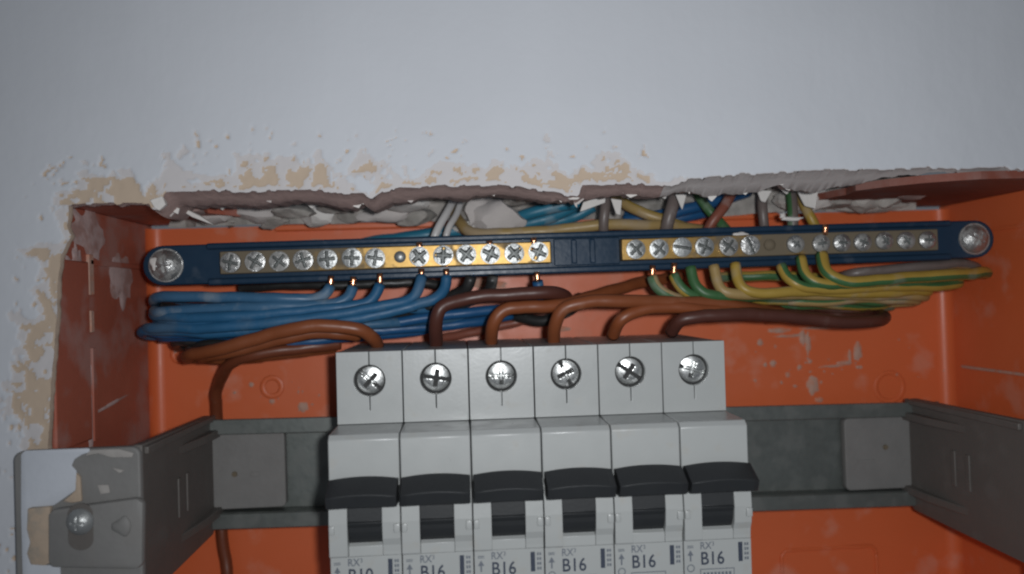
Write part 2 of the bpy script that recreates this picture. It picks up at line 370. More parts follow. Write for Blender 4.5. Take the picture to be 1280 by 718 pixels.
# paler skim coat over the right half of the edge
mi = []; edge_under.data.materials.append(mat('grey_skim_coat', (0.46, 0.43, 0.42), 0.85, var=0.08, vscale=120, bump=0.3, bscale=500))
for p in edge_under.data.polygons:
    i, j = divmod(p.index, n-1); mi.append(1 if (xpx(bxp[j]) > 838 and i < 4) else 0)
edge_under.data.polygons.foreach_set('material_index', mi)
# left edge return
zz = np.arange(ZC, -95, -0.6); xe = x_edge(zz); V2 = []; F2 = []
for k, (y, dx) in enumerate(((-0.3, 0), (0.4, 0.2), (1.0, 0.35), (1.4, 0.2), (1.6, -8))):
    V2.extend(zip(xe + dx + 0.5*(noise2(zz, zz*0+k, 2.2, 90, 3)-0.5)*(k > 0), 0*zz + y, zz))
n = len(zz)
for i in range(4):
    for j in range(n-1): F2.append((i*n+j, i*n+j+1, (i+1)*n+j+1, (i+1)*n+j))
link('broken_edge', pydata('broken_edge', V2, F2, True), mat('raw_plaster', (0.40, 0.31, 0.24), 0.9, var=0.15, vscale=200, bump=0.4), wall)

def lump(c, size, seed, mat_, name='plaster_chunk', sub=3, rough=0.35, sharp=True):
    bm = bmesh.new(); bmesh.ops.create_icosphere(bm, subdivisions=sub, radius=1.0)
    r2 = np.random.default_rng(seed); planes = r2.normal(size=(9, 3)); planes /= np.linalg.norm(planes, axis=1)[:, None]; offs = r2.uniform(0.5, 0.9, 9)
    ph = r2.uniform(0, 6, 6)
    for v in bm.verts:
        p = np.array(v.co)
        for q, o_ in zip(planes, offs):
            dd = p @ q - o_
            if dd > 0: p = p - q*dd
        p *= 1 + rough*0.25*(math.sin(5*p[0]+ph[0])*math.sin(6*p[1]+ph[1]) + math.sin(9*p[2]+ph[2])*math.sin(8*p[0]+ph[3])*0.6)
        v.co = [(c[i] + p[i]*size[i])*S for i in range(3)]
    me = bm_to(bm, name, True, 28)
    return link(name, me, mat_, wall)

# ------------------------------------------------------------------ orange flush box
BX0, BX1, BD = -105.5, 177.5, 280.0 - CAM_D
ZT = float(np.mean([P(100, 256, 210)[2], P(1200, 214, 210)[2]])) - 0.4
box_root = tag(empty('flush_box', ((BX0+BX1)/2, BD, -60)), 'orange plastic flush box dusted with plaster, sunk into the wall behind everything', 'enclosure')
def chz(o):    # keep world placement under a moved parent
    o.matrix_parent_inverse = Matrix.Translation([-c for c in o.parent.location]); return o
def bpart(name, me, m): return chz(link(name, me, m, box_root))
zlow = -150.0
ZBK = 27.5                                 # top of the back panel
bpart('back_panel', box('back_panel', BX0, BX1, BD, BD+2.5, zlow, ZBK, 0), M_box)
# side walls, slightly toed, with rounded corner ribs
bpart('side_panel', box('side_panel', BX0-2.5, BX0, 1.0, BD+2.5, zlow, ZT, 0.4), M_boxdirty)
bpart('side_panel', box('side_panel', BX1, BX1+2.5, 0.6, BD+2.5, zlow, ZT, 0.4), M_box)
bpart('bottom_panel', box('bottom_panel', BX0, BX1, 0.6, BD+2.5, zlow-2.5, zlow, 0.4), M_box)
def cornerfillet(x, sx, m):
    poly = [(x, BD+0.2)] + [(x + sx*(4-4*math.sin(t)), BD - (4-4*math.cos(t))) for t in np.linspace(math.pi/2, 0, 8)] + [(x+sx*4, BD+0.2)]
    bm = bmesh.new(); A = [bm.verts.new((p[0]*S, p[1]*S, zlow*S)) for p in poly]; B = [bm.verts.new((p[0]*S, p[1]*S, ZBK*S)) for p in poly]
    bm.faces.new(A); bm.faces.new(B[::-1]); k = len(poly)
    for i in range(k): bm.faces.new((A[i], A[(i+1) % k], B[(i+1) % k], B[i]))
    return bm_to(bm, 'corner_rib')
bpart('corner_rib', cornerfillet(BX0, 1, None), M_box); bpart('corner_rib', cornerfillet(BX1, -1, None), M_box)
# top panel: what is left of it on either side of the broken-out middle
def ragged_top(pts): return prism('top_panel', pts, 'x', 0, 1)
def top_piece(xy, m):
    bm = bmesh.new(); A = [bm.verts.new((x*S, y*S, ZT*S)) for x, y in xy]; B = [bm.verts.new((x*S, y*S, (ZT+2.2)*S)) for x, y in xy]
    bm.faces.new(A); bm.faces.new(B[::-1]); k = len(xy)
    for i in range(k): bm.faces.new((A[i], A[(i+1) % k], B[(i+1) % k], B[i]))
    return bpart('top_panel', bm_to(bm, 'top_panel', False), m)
xl = P(196, 258, 215)[0]; xr = P(1120, 225, 215)[0]
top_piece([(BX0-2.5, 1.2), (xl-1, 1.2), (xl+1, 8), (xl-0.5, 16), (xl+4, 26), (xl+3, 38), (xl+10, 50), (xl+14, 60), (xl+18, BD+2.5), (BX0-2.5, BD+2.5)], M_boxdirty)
top_piece([(BX1+2.5, 0.8), (xr+22, 0.8), (xr+16, 3), (xr+9, 6), (xr+2, 12), (xr-4, 20), (xr-2, 30), (xr-6, 44), (xr-4, 58), (xr-10, BD+2.5), (BX1+2.5, BD+2.5)], mat('orange_plastic_shaded_dusty', (0.22, 0.065, 0.042), 0.6, var=0.15, vscale=80, bump=0.3, dust=0.6, dcol=(0.26, 0.15, 0.13), dscale=90, dthr=0.52))  # right piece: shadow painted into the maroon base, plaster dust over it
# strip of the top panel still attached along the back
top_me = box('top_lip', xl+16, xr-8, BD-2.2, BD+2.0, ZBK-2.0, ZBK+0.4, 0.6)
bpart('top_lip', top_me, M_box)
# knock-out rings and moulded outline on the back panel
def ring(px, py, R_, r_=0.5):
    c = P(px, py, 280); V_ = []; F_ = []; ns, nt_ = 40, 8
    for i in range(ns):
        a = 2*math.pi*i/ns
        for k in range(nt_):
            b = 2*math.pi*k/nt_; rr = R_ + r_*math.cos(b); V_.append((c[0]+rr*math.cos(a), BD + 0.25*r_*math.sin(b), c[2]+rr*math.sin(a)))
    for i in range(ns):
        for k in range(nt_): F_.append((i*nt_+k, ((i+1) % ns)*nt_+k, ((i+1) % ns)*nt_+(k+1) % nt_, i*nt_+(k+1) % nt_))
    return bpart('knockout_ring', pydata('knockout_ring', V_, F_, True), M_box)
ring(340, 484, 3.2, 0.9); ring(1112, 484, 5.2, 0.8); ring(225, 443, 2.6, 0.8)
pa, pb = P(976, 688, 280), P(1098, 780, 280)
o_ = rrect(pa[0], pb[0], pb[2], pa[2], 3); 
bpart('moulded_outline', tube('moulded_outline', [(x, BD-0.25, z) for x, z in o_] + [(o_[0][0], BD-0.25, o_[0][1])], 0.6, 8), M_box)
# ribs and seams on the left wall
def lrib(d0, d1, py0, py1, m, t=0.8):
    q0 = P(0, py0, 230)[2]; q1 = P(0, py1, 230)[2]
    bpart('wall_rib', box('wall_rib', BX0-0.2, BX0+t, d0-CAM_D, d1-CAM_D, q1, q0, 0.25), m)
lrib(233, 236, 320, 372, M_smear); lrib(233.5, 235.5, 392, 420, M_smear); lrib(234, 236.5, 440, 560, M_boxdirty)
bpart('wall_rib', box('wall_rib', BX0-0.2, BX0+1.2, 2.0, 22, P(75, 560, 220)[2], P(80, 325, 220)[2], 0.5), M_boxdirty)
bpart('wall_rib', box('wall_rib', BX0-0.2, BX0+0.8, 24, 62, P(130, 328, 240)[2]-1, P(130, 328, 240)[2]+0.6, 0.25), M_boxdirty)
for py in (292, 457):
    q = P(1235, py, 272)
    bpart('wall_rib', box('wall_rib', BX1-0.7, BX1+0.2, 12, 62, q[2]-0.5, q[2]+0.5, 0.2), M_smear if py == 457 else M_box)
# splashes of plaster on the back panel
def splash(px, py, rx, rz, seed):
    c = P(px, py, 280); r2 = np.random.default_rng(seed); k = 26; ang = np.linspace(0, 2*math.pi, k, endpoint=False)
    rad = 1 + 0.45*(noise2(np.cos(ang)*3+seed, np.sin(ang)*3, 1.3, seed, 3)-0.5)*2
    V_ = [(c[0], BD-0.55, c[2])]; F_ = []
    for t, y in ((0.6, -0.42), (1.0, 0.05)):
        for q in range(k): V_.append((c[0]+rx*rad[q]*t*math.cos(ang[q]), BD+y, c[2]+rz*rad[q]*t*math.sin(ang[q])))
    for q in range(k):
        q2 = (q+1) % k; F_.append((0, 1+q2, 1+q)); F_.append((1+q, 1+q2, 1+k+q2, 1+k+q))
    bpart('plaster_splash', pydata('plaster_splash', V_, F_, True), M_smear)
for i, (x, y, rx, rz) in enumerate(((1072, 440, 1.5, 3.6), (1056, 454, 3.2, 0.9), (1016, 482, 2.2, 3.4), (950, 428, 1.1, 1.2), (966, 455, 1.3, 1.4), (1003, 422, 1.2, 3.0), (975, 413, 4.6, 1.0), (1065, 408, 6.0, 0.8), (944, 476, .6, .6),
                                  (390, 302, 4.0, 0.9), (350, 304, 3.0, 0.8), (592, 352, 2.5, 1.6), (219, 437, 0.9, 1.4), (470, 300, 2.2, .7))):
    splash(x, y, rx, rz, 100+i)
sr = random.Random(11)
for k in range(46):
    x, y = (sr.gauss(1030, 60), sr.gauss(445, 30)) if k < 30 else (sr.uniform(290, 410), sr.uniform(455, 515))
    q_ = abs(sr.gauss(0.25, 0.25))+0.12; splash(x, y, q_*sr.uniform(.7, 1.8), q_*sr.uniform(.7, 1.8), 200+k)
for k, (x, y, rx, rz) in enumerate(((1045, 409, 12, 0.7), (988, 420, 5.5, 0.6), (1010, 430, 0.9, 4.2), (1040, 458, 5.0, 0.5), (1062, 446, 0.7, 2.6), (1024, 500, 1.6, 1.0), (610, 356, 6, 2.2), (640, 402, 7, 1.2), (700, 412, 4, 1.0))): splash(x, y, rx, rz, 260+k)

def smear(px, py, rd, rz, seed, tilt=0.0):
    d = BX0*FPX/(px-575); c = P(px, py, d); r2 = np.random.default_rng(seed); k = 30; ang = np.linspace(0, 2*math.pi, k, endpoint=False)
    rad = 1 + 1.1*(noise2(np.cos(ang)*3+seed, np.sin(ang)*3, 1.0, seed, 4)-0.5)
    V_ = [(BX0+0.35, c[1], c[2])]; F_ = []
    for t, x in ((0.7, 0.3), (1.0, -0.05)):
        for q in range(k):
            u, v = rd*rad[q]*t*math.cos(ang[q]), rz*rad[q]*t*math.sin(ang[q])
            V_.append((BX0+x, c[1]+u, c[2]+v+tilt*u))
    for q in range(k):
        q2 = (q+1) % k; F_.append((0, 1+q, 1+q2)); F_.append((1+q, 1+k+q, 1+k+q2, 1+q2))
    bpart('plaster_splash', pydata('plaster_splash', V_, F_, True), M_smear2)
M_smear2 = mat('plaster_smear_thin', (0.56, 0.42, 0.40), 0.9, var=0.2, vscale=200, bump=0.3, dust=0.5, dcol=(0.30, 0.115, 0.075), dscale=150, dthr=0.48)
for a_ in ((128, 292, 11, 6.0, 5, -.2), (108, 348, 7, 7.5, 6), (98, 372, 4, 5, 7), (114, 332, 3, 5.5, 8), (128, 470, 2.0, 4, 9), (126, 525, 2.0, 9, 10), (150, 505, 14, 0.5, 11, .12), (165, 350, 8, 9, 12)): smear(*a_)

# mortar and rubble behind the broken top of the box
zb = np.linspace(ZBK-1, ZBK+32, 26); xb = np.arange(P(225, 270, 275)[0], P(1135, 262, 275)[0], 1.5)
Xg, Zg = np.meshgrid(xb, zb); Yg = BD - np.interp(xpx(Xg)*0.79+120, [600, 650, 900, 960], [16, 4, 4, 14]) + 11*(noise2(Xg, Zg, 11, 70, 5)-0.5)*2
V_ = list(zip(Xg.ravel(), Yg.ravel(), Zg.ravel())); nc = len(xb)
F_ = [(i*nc+j, i*nc+j+1, (i+1)*nc+j+1, (i+1)*nc+j) for i in range(len(zb)-1) for j in range(nc-1)]
me = pydata('mortar_bed', V_, F_, True); me.set_sharp_from_angle(angle=math.radians(30)); link('mortar_bed', me, M_mortar, wall)
for i, (px, py, d, sx, sy, sz, m) in enumerate((
        (232, 262, 240, 6, 6, 2.2, M_under), (262, 268, 258, 7, 5, 3.4, M_pale), (285, 276, 266, 5, 4, 3.4, M_mortar), (312, 266, 262, 11, 6, 4.0, M_pale),
        (342, 276, 264, 6, 5, 3.2, M_mortar), (368, 264, 256, 7, 5, 3.0, M_mortar), (395, 270, 262, 8, 5, 3.6, M_plaster), (425, 258, 252, 7, 5, 2.6, M_mortar), (447, 268, 262, 7, 5, 3.4, M_mortar),
        (478, 266, 260, 11, 6, 4.6, M_pale), (505, 256, 252, 8, 5, 2.6, M_plaster), (520, 270, 262, 7, 5, 4.0, M_mortar), (600, 264, 262, 8, 6, 7.0, M_pale), (626, 270, 260, 10, 6, 6.8, M_pale), (588, 282, 262, 6, 4, 3.6, M_plaster),
        (652, 250, 252, 6, 5, 2.2, M_mortar), (690, 250, 256, 8, 5, 2.0, M_under), (986, 250, 258, 5, 4, 3.4, M_mortar), (1016, 252, 256, 6, 5, 5.0, M_plaster), (1042, 250, 258, 7, 5, 4.4, M_mortar),
        (1072, 248, 260, 8, 5, 4.8, M_mortar), (1104, 246, 258, 7, 5, 4.4, M_mortar), (1140, 238, 248, 6, 6, 3.2, M_under), (870, 246, 268, 12, 4, 3.0, M_mortar), (1085, 258, 266, 16, 3, 2.4, M_mortar))):
    c = P(px, py, d); lump(c, (sx, sy, sz), 300+i, m)
# crumbs of white plaster hanging from the edge
def flake(pts, d, th=1.2):
    w = [P(x, y, d) for x, y in pts]; c = sum(w)/len(w)
    bm = bmesh.new(); A = [bm.verts.new(p*S) for p in w]
    B = [bm.verts.new(((p-c)*0.8+c + np.array([0, th, 0.3]))*S) for p in w]; k = len(w)
    bm.faces.new(A); bm.faces.new(B[::-1])
    for i in range(k): bm.faces.new((A[i], A[(i+1) % k], B[(i+1) % k], B[i]))
    bmesh.ops.recalc_face_normals(bm, faces=bm.faces); bev(bm, 0.25, 20, 1)
    return link('plaster_chunk', bm_to(bm, 'plaster_chunk', False), M_plaster, wall)
flake([(186, 250), (203, 245), (207, 256), (199, 264), (193, 261)], 209.5, 3)
flake([(203, 250), (212, 252), (250, 270), (268, 282), (240, 272)], 225, 2)
flake([(724, 266), (731, 246), (758, 246), (757, 254)], 238)
flake([(763, 248), (778, 250), (776, 270), (770, 268)], 239)
flake([(844, 243), (859, 243), (853, 264)], 240); flake([(946, 238), (966, 238), (957, 254), (951, 252)], 242)
flake([(996, 238), (1024, 234), (1020, 262), (1006, 258)], 243, 2); flake([(820, 243), (836, 241), (832, 250)], 236)
flake([(775, 242), (792, 243), (786, 250)], 234); flake([(974, 236), (990, 236), (984, 244)], 238); flake([(1058, 230), (1070, 232), (1064, 238)], 240)
flake([(380, 254), (398, 255), (390, 262)], 244); flake([(268, 256), (284, 258), (278, 264)], 244)
fr = random.Random(5)
for k in range(20):
    px = fr.uniform(212, 1050); X_ = (px-575)/PXMM
    i_ = int(np.argmin(np.abs(bxp-X_))); zb_ = zl[i_] + fr.uniform(-0.3, 0.7); w_ = fr.uniform(0.5, 1.7); h_ = fr.uniform(0.4, 1.2); y_ = yl[i_] - fr.uniform(-0.3, 0.8)
    pts = [(-w_, 0.5), (fr.uniform(-.5, .2)*w_, 0.9), (w_, 0.3), (fr.uniform(-.2, .7)*w_, -h_), (fr.uniform(-.9, -.3)*w_, -h_*0.5)]
    bm = bmesh.new(); A = [bm.verts.new(((bxp[i_]+x)*S, y_*S, (zb_+z)*S)) for x, z in pts]; B = [bm.verts.new(((bxp[i_]+x*.8)*S, (y_+1.2)*S, (zb_+z*.8+.3)*S)) for x, z in pts]
    bm.faces.new(A); bm.faces.new(B[::-1])
    for i in range(5): bm.faces.new((A[i], A[(i+1) % 5], B[(i+1) % 5], B[i]))
    link('plaster_chunk', bm_to(bm, 'plaster_chunk', False), M_plaster if k % 3 else M_pale, wall)
flake([(706, 245), (726, 247), (722, 250), (712, 250)], 212, 3)

# ------------------------------------------------------------------ screws
def screw_mesh(name, R_, dome, slots, shank=3.0, rings=22, seg=64, taper=True):
    """head facing -y; slots = list of (half width, half length, depth, angle)"""
    V_ = []; F_ = []
    rr = np.linspace(0.02, 1, rings)
    for r in rr:
        for k in range(seg):
            a = 2*math.pi*k/seg; x, z = R_*r*math.cos(a), R_*r*math.sin(a)
            y = -dome*(1-r**2.4)
            dep = 0
            for w, l, dp, an in slots:
                u = x*math.cos(an)+z*math.sin(an); v = -x*math.sin(an)+z*math.cos(an)
                if abs(v) < w and abs(u) < l: dep = max(dep, dp*min(1, (w-abs(v))/w*2.2))
            V_.append((x, y+dep, z))
    for i in range(rings-1):
        for k in range(seg):
            k2 = (k+1) % seg; F_.append((i*seg+k, i*seg+k2, (i+1)*seg+k2, (i+1)*seg+k))
    F_.append(tuple(range(seg))[::-1]); b0 = (rings-1)*seg
    for y, f_ in ((shank*0.35, 1.0), (shank, 0.93)):
        o = len(V_)
        for k in range(seg):
            a = 2*math.pi*k/seg; V_.append((R_*f_*math.cos(a), y, R_*f_*math.sin(a)))
        for k in range(seg):
            k2 = (k+1) % seg; F_.append((b0+k, b0+k2, o+k2, o+k))
        b0 = o
    me = pydata(name, V_, F_, True); me.set_sharp_from_angle(angle=math.radians(42))
    base = [-dome*(1-float(np.clip(math.hypot(v[0], v[2])/R_, 0, 1))**2.4) for v in V_]
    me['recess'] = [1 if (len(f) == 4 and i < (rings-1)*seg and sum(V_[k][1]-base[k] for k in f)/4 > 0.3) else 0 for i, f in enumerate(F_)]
    return me
SC_cross = screw_mesh('terminal_screw', 2.92, 0.25, [(0.45, 2.3, 0.8, 0), (0.45, 2.3, 0.8, math.pi/2)])
SC_star = screw_mesh('terminal_screw', 2.95, 0.14, [(0.6, 2.45, 1.1, 0), (0.6, 2.45, 1.1, math.pi/2), (1.25, 1.25, 1.0, .78)])
SC_slot = screw_mesh('terminal_screw', 2.92, 0.25, [(0.42, 2.75, 0.9, 0)])
SC_worn = screw_mesh('terminal_screw', 2.7, 0.95, [(0.45, 1.6, 0.5, 0), (0.4, 1.3, 0.4, math.pi/2)])
SC_big = screw_mesh('terminal_screw', 3.6, 0.5, [(0.5, 3.6, 1.0, 0), (0.6, 2.3, 1.2, math.pi/2)], 2.0)
SC_mount = screw_mesh('mounting_screw', 4.5, 2.4, [(0.5, 2.0, 0.28, 0.5), (0.5, 2.0, 0.28, 0.5+math.pi/2)], 1.5)
SC_small = screw_mesh('bar_rivet', 1.75, 0.8, [], 1.0, 8, 28)
for m_ in (SC_cross, SC_star, SC_slot, SC_worn, SC_big, SC_mount, SC_small): m_.materials.append(M_steel); m_.materials.append(M_recess_shade); m_.polygons.foreach_set('material_index', [int(k) for k in m_['recess']]); del m_['recess']
SC_big.materials.clear(); SC_big.materials.append(M_chrome); SC_big.materials.append(M_recess2)
def put(me, name, loc, ry, parent, m=None, tilt=(0, 0)):
    o = bpy.data.objects.new(name, me); sc.collection.objects.link(o)
    o.location = [c*S for c in loc]; o.rotation_euler = (tilt[0], ry, tilt[1])
    if parent is not None:
        o.parent = parent
    if m is not None and m is not me.materials[0]:
        o.material_slots[0].link = 'OBJECT'; o.material_slots[0].material = m
    return o

# ------------------------------------------------------------------ blue twin terminal holder
BARD = 241.0
def bz(px, d=BARD): return P(px, np.interp(px, [175, 208, 690, 1217, 1245], [333, 332, 320, 299, 298]), d)
pl, pr = bz(208), bz(1217)
ang = math.atan2(pr[2]-pl[2], pr[0]-pl[0]); Lbar = math.hypot(pr[0]-pl[0], pr[2]-pl[2])
holder = tag(empty('terminal_holder', pl), 'long navy blue plastic terminal holder carrying two brass bars of screws', 'terminal block')
holder.rotation_euler = (0, -ang, 0)
def hx(px, d=BARD):            # along-bar coordinate of a pixel
    q = P(px, np.interp(px, [208, 1217], [332, 298]), d) - pl
    return q[0]*math.cos(ang) + q[2]*math.sin(ang)
def hpart(name, me, m, parent=None): return link(name, me, m, parent or holder)
r_ = 5.9
def stadium(x0, x1, r, n=12):
    out = [(x1 + r*math.cos(t), r*math.sin(t)) for t in np.linspace(-math.pi/2, math.pi/2, n)]
    return out + [(x0 + r*math.cos(t), r*math.sin(t)) for t in np.linspace(math.pi/2, 3*math.pi/2, n)]
hpart('base', prism('base', stadium(-1.0, Lbar+1.0, r_), 'y', 0, 6, 0.5, 2, 40), M_blue)
xa, xb_ = hx(268), hx(1180)
hpart('upper_rail', box('upper_rail', xa-2, xb_+2, -1.4, 5, 4.2, 6.1, 0.6), M_blue)
hpart('lower_rail', box('lower_rail', xa-2, xb_+2, -0.8, 5, -6.4, -4.3, 0.6), M_blue)
for px in (717, 740):
    hpart('ridge', box('ridge', hx(px)-0.9, hx(px)+0.9, -1.3, 1, -3.6, 3.8, 0.4), M_blue)
hpart('centre_block', box('centre_block', hx(692), hx(774), -0.9, 2, -4.1, 4.1, 0.3), M_blue)
for px, an in ((208, 0.3), (1217, 1.1)):
    put(SC_mount, 'mounting_screw', (hx(px), -0.6, 0), an, holder, M_steeldull)
put(lathe('washer', [(5.0, 0.0), (5.0, -0.5), (3.2, -0.7)]), 'washer', (hx(208), 0, 0), 0, holder).data.materials.append(M_steeldull)
put(lathe('washer', [(5.0, 0.0), (5.0, -0.5), (3.2, -0.7)]), 'washer', (hx(1217), 0, 0), 0, holder).data.materials.append(M_steeldull)
def blob(px, py, d, s, parent_loc):
    pass
barA = hpart('brass_bar', box('brass_bar', hx(275, 237), hx(689, 237), -4.2, 3, -3.3, 3.3, 0.35), M_brass)
barB = hpart('brass_bar', box('brass_bar', hx(777, 237), hx(1173, 237), -4.0, 3, -3.3, 3.3, 0.35), M_brass)
for px in (288, 319, 349, 379, 409, 440, 469, 524, 554, 583, 613, 643, 673):
    dull = px < 400
    me = SC_star if px > 500 else (SC_cross if px > 400 else SC_cross)
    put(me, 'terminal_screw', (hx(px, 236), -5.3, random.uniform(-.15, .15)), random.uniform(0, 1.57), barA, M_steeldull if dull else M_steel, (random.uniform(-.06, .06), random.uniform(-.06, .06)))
put(SC_small, 'bar_rivet', (hx(500, 236), -4.9, 0), 0, barA)
for px in (795, 824, 853, 881, 911, 938, 995, 1027, 1053, 1079, 1106, 1133, 1160):
    me = SC_slot if px in (853, 938) else (SC_worn if px > 960 else SC_cross)
    m = M_steeldull if px > 900 else M_steel
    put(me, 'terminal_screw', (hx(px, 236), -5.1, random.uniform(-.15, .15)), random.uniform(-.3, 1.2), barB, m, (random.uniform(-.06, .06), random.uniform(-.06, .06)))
put(SC_small, 'bar_rivet', (hx(963, 236), -4.8, 0), 0, barB, M_brass)
# drips of wall paint on the bar
def drip(px, py, d, s, seed):
    c = P(px, py, d) - pl; q = (c[0]*math.cos(ang)+c[2]*math.sin(ang), c[1], -c[0]*math.sin(ang)+c[2]*math.cos(ang))
    bm = bmesh.new(); bmesh.ops.create_icosphere(bm, subdivisions=3, radius=1); ph = np.random.default_rng(seed).uniform(0, 6, 3)
    for v in bm.verts:
        k = 1 + 0.3*math.sin(4*v.co.x+ph[0])*math.cos(3*v.co.z+ph[1])
        v.co = ((q[0]+v.co.x*s[0]*k)*S, (q[1]+v.co.y*s[1])*S, (q[2]+v.co.z*s[2]*k)*S)
    hpart('paint_drip', bm_to(bm, 'paint_drip'), M_plaster)
drip(924, 294, 238, (2.6, .8, .9), 1); drip(914, 297, 238, (1.4, .7, .6), 2); drip(990, 274, 239, (3.4, .8, .7), 3); drip(978, 270, 239, (1.0, .8, 1.0), 4); drip(193, 330, 239, (1.2, .6, 1.9), 5)

# ------------------------------------------------------------------ DIN rail
RZ = lambda px: np.interp(px, [340, 1000], [P(340, 592, 260)[2], P(1000, 571, 260)[2]])
rl, rr_ = P(262, 594, 260), P(1176, 567, 260)
rang = math.atan2(rr_[2]-rl[2], rr_[0]-rl[0]); RL = math.hypot(rr_[0]-rl[0], rr_[2]-rl[2])
rail = tag(empty('din_rail', (rl[0], 260-CAM_D, rl[2])), 'galvanised steel top hat rail running behind the six white breakers', 'rail'); rail.rotation_euler = (0, -rang, 0)
prof_u = [(0, 17.5), (1, 17.5), (1, 13.5), (7.3, 13.5), (7.3, 12.4), (0, 12.4)]
link('flange', box('flange', 0, RL, 0, 1.1, 12.6, 17.5, 0.3), M_rail, rail); link('flange', box('flange', 0, RL, 0, 1.1, -17.5, -12.6, 0.3), M_rail, rail)
link('web', prism('web', [(1.1, 13.6), (1.1, 12.5), (6.2, 12.5), (6.2, -12.5), (1.1, -12.5), (1.1, -13.6), (7.4, -13.6), (7.4, 13.6)], 'x', 0.05, RL-0.05, 0.2), M_rail, rail)

# ------------------------------------------------------------------ grey brackets
def bracket(sx, xplate, name_label, front, rc):
    """sx = -1 left, +1 right; rc = rail height at that end"""
    root = tag(empty('rail_bracket', (xplate, 50, rc)), name_label, 'bracket')
    def part(name, me, m, parent=None):
        return link(name, me, m, parent or root)
    zt, zb_ = 18.3, -19.6
    y0 = (206-CAM_D) - 50; y1 = (263-CAM_D) - 50
    part('side_plate', prism('side_plate', [(y0, zt+0.6), (y1-2, zt), (y1, zt-1.5), (y1, zb_+1.5), (y1-2, zb_), (y0, zb_-0.6)], 'x', -1.25, 1.25, 0.4), M_grey)
    for z in (12.4, -12.6):     # guide ribs toward the rail
        part('guide_rib', prism('guide_rib', [(0, y0+16), (0, y1+1), (-sx*3.8, y1+1), (-sx*3.4, y1-14)], 'z', z-1.3, z+1.3, 0.35), M_grey)
    part('edge_lip', box('edge_lip', min(-sx*1.2, -sx*2.4), max(-sx*1.2, -sx*2.4), y0+1, y1-0.5, zt-2.0, zt-0.1, 0.3), M_grey)
    part('clip_mark', box('clip_mark', min(-sx*1.1, -sx*1.7), max(-sx*1.1, -sx*1.7), y0+24, y0+26, -6, 5, 0.2), M_grey)
    part('clip_mark', box('clip_mark', min(-sx*1.1, -sx*1.7), max(-sx*1.1, -sx*1.7), y0+31, y0+33, -6, 5, 0.2), M_grey)
    # tab lying in the rail channel
    w = 24.0; xa_, xb2 = (1.0, w) if sx < 0 else (-w, -1.0)
    tab = part('rail_tab', prism('rail_tab', rrect(xa_, xb2, -12.2, 12.2, 1.6), 'y', y1-1.0, y1+2.4, 0.35, 2, 40), M_greypl)
    part('tab_pin', lathe('tab_pin', [(0.01, -0.5), (0.8, -0.5), (1.0, 0.4)], 16), M_brass, tab).location = ((8.0*(-sx) - (2 if sx > 0 else 0))*S, (y1-1.0)*S, (-1.0 if sx < 0 else 2.0)*S)
    part('tab_mark', box('tab_mark', (8 if sx < 0 else -20)*1.0, (11 if sx < 0 else -14), y1-1.25, y1-0.5, -3.0, -2.0, 0.1) if sx > 0 else box('tab_mark', 13, 16, y1-1.25, y1-0.5, -2.0, -0.6, 0.1), M_greypl, tab)
    if front:
        f0 = y0 - 1.5
        fp = part('face_plate', prism('face_plate', rrect(-29.2 if sx < 0 else -1.2, 1.2 if sx < 0 else 29.2, zb_-14, zt+0.4, 2.2), 'y', f0, f0+3, 0.5, 2, 40), M_greypl)
        return root, part, f0, zt
    return root, part, y0, zt
rcl = float(rl[2]) ; rcr = float(P(1000, 571, 260)[2]) + math.tan(rang)*34
lb, lpart, f0, zt = bracket(-1, -82.0, 'grey plastic rail bracket with paint and plaster stuck on its screwed face', True, rcl + 0.5)
rb_, rpart, _, _ = bracket(1, 152.5, 'plain dark grey rail bracket without plaster, holding the rail at its far end', True, rcr)
# left face: painted corner, raised slot block, screw
def lw(px, py, d=204.5):
    q = P(px, py, d); return q[0]+82.0, q[2]-(rcl+0.5)
def face_patch(name, pts, th, m, d=204.5, sm=0.3):
    w = [lw(*p) for p in pts]; bm = bmesh.new()
    A = [bm.verts.new((x*S, (f0-th)*S, z*S)) for x, z in w]; B = [bm.verts.new((x*S, (f0+0.1)*S, z*S)) for x, z in w]; k = len(w)
    bm.faces.new(A); bm.faces.new(B[::-1])
    for i in range(k): bm.faces.new((A[i], A[(i+1) % k], B[(i+1) % k], B[i]))
    bmesh.ops.recalc_face_normals(bm, faces=bm.faces); bev(bm, sm, 30, 2)
    return lpart(name, bm_to(bm, name), m)
M_paint = mat('wall_paint', (0.50, 0.525, 0.57), 0.7, var=0.06, vscale=120, bump=0.3, bscale=500, spec=0.25)
M_crust = mat('pale_plaster_crust', (0.34, 0.32, 0.30), 0.9, var=0.2, vscale=260, bump=0.4)
M_tan = mat('tan_plaster', (0.42, 0.33, 0.25), 0.9, var=0.15, vscale=260, bump=0.4, bscale=800, dust=0.7, dcol=(0.30, 0.27, 0.23), dscale=240, dthr=0.52)
face_patch('paint_skin', [(27, 568), (32, 563), (112, 560), (114, 565), (104, 568), (94, 574), (90, 582), (96, 588), (98, 598), (97, 612), (88, 618), (78, 625), (68, 632), (42, 634), (40, 680), (46, 704), (60, 706), (76, 705), (78, 760), (30, 760), (27, 640)], 0.5, M_paint)
face_patch('plaster_crust', [(97, 590), (102, 596), (104, 626), (92, 628), (80, 626), (90, 618), (96, 612)], 0.9, M_tan)
face_patch('plaster_crust', [(114, 562), (150, 561), (168, 566), (166, 572), (140, 572), (124, 567), (106, 570)], 0.55, M_crust)
face_patch('plaster_crust', [(140, 584), (156, 588), (150, 592)], 0.5, M_crust); face_patch('plaster_crust', [(122, 606), (136, 606), (138, 616), (126, 618)], 0.35, M_crust)
blk = face_patch('slot_block', [(72, 634), (176, 620), (184, 626), (183, 702), (176, 708), (70, 706), (66, 698), (66, 640)], 2.6, M_greypl, sm=0.8)
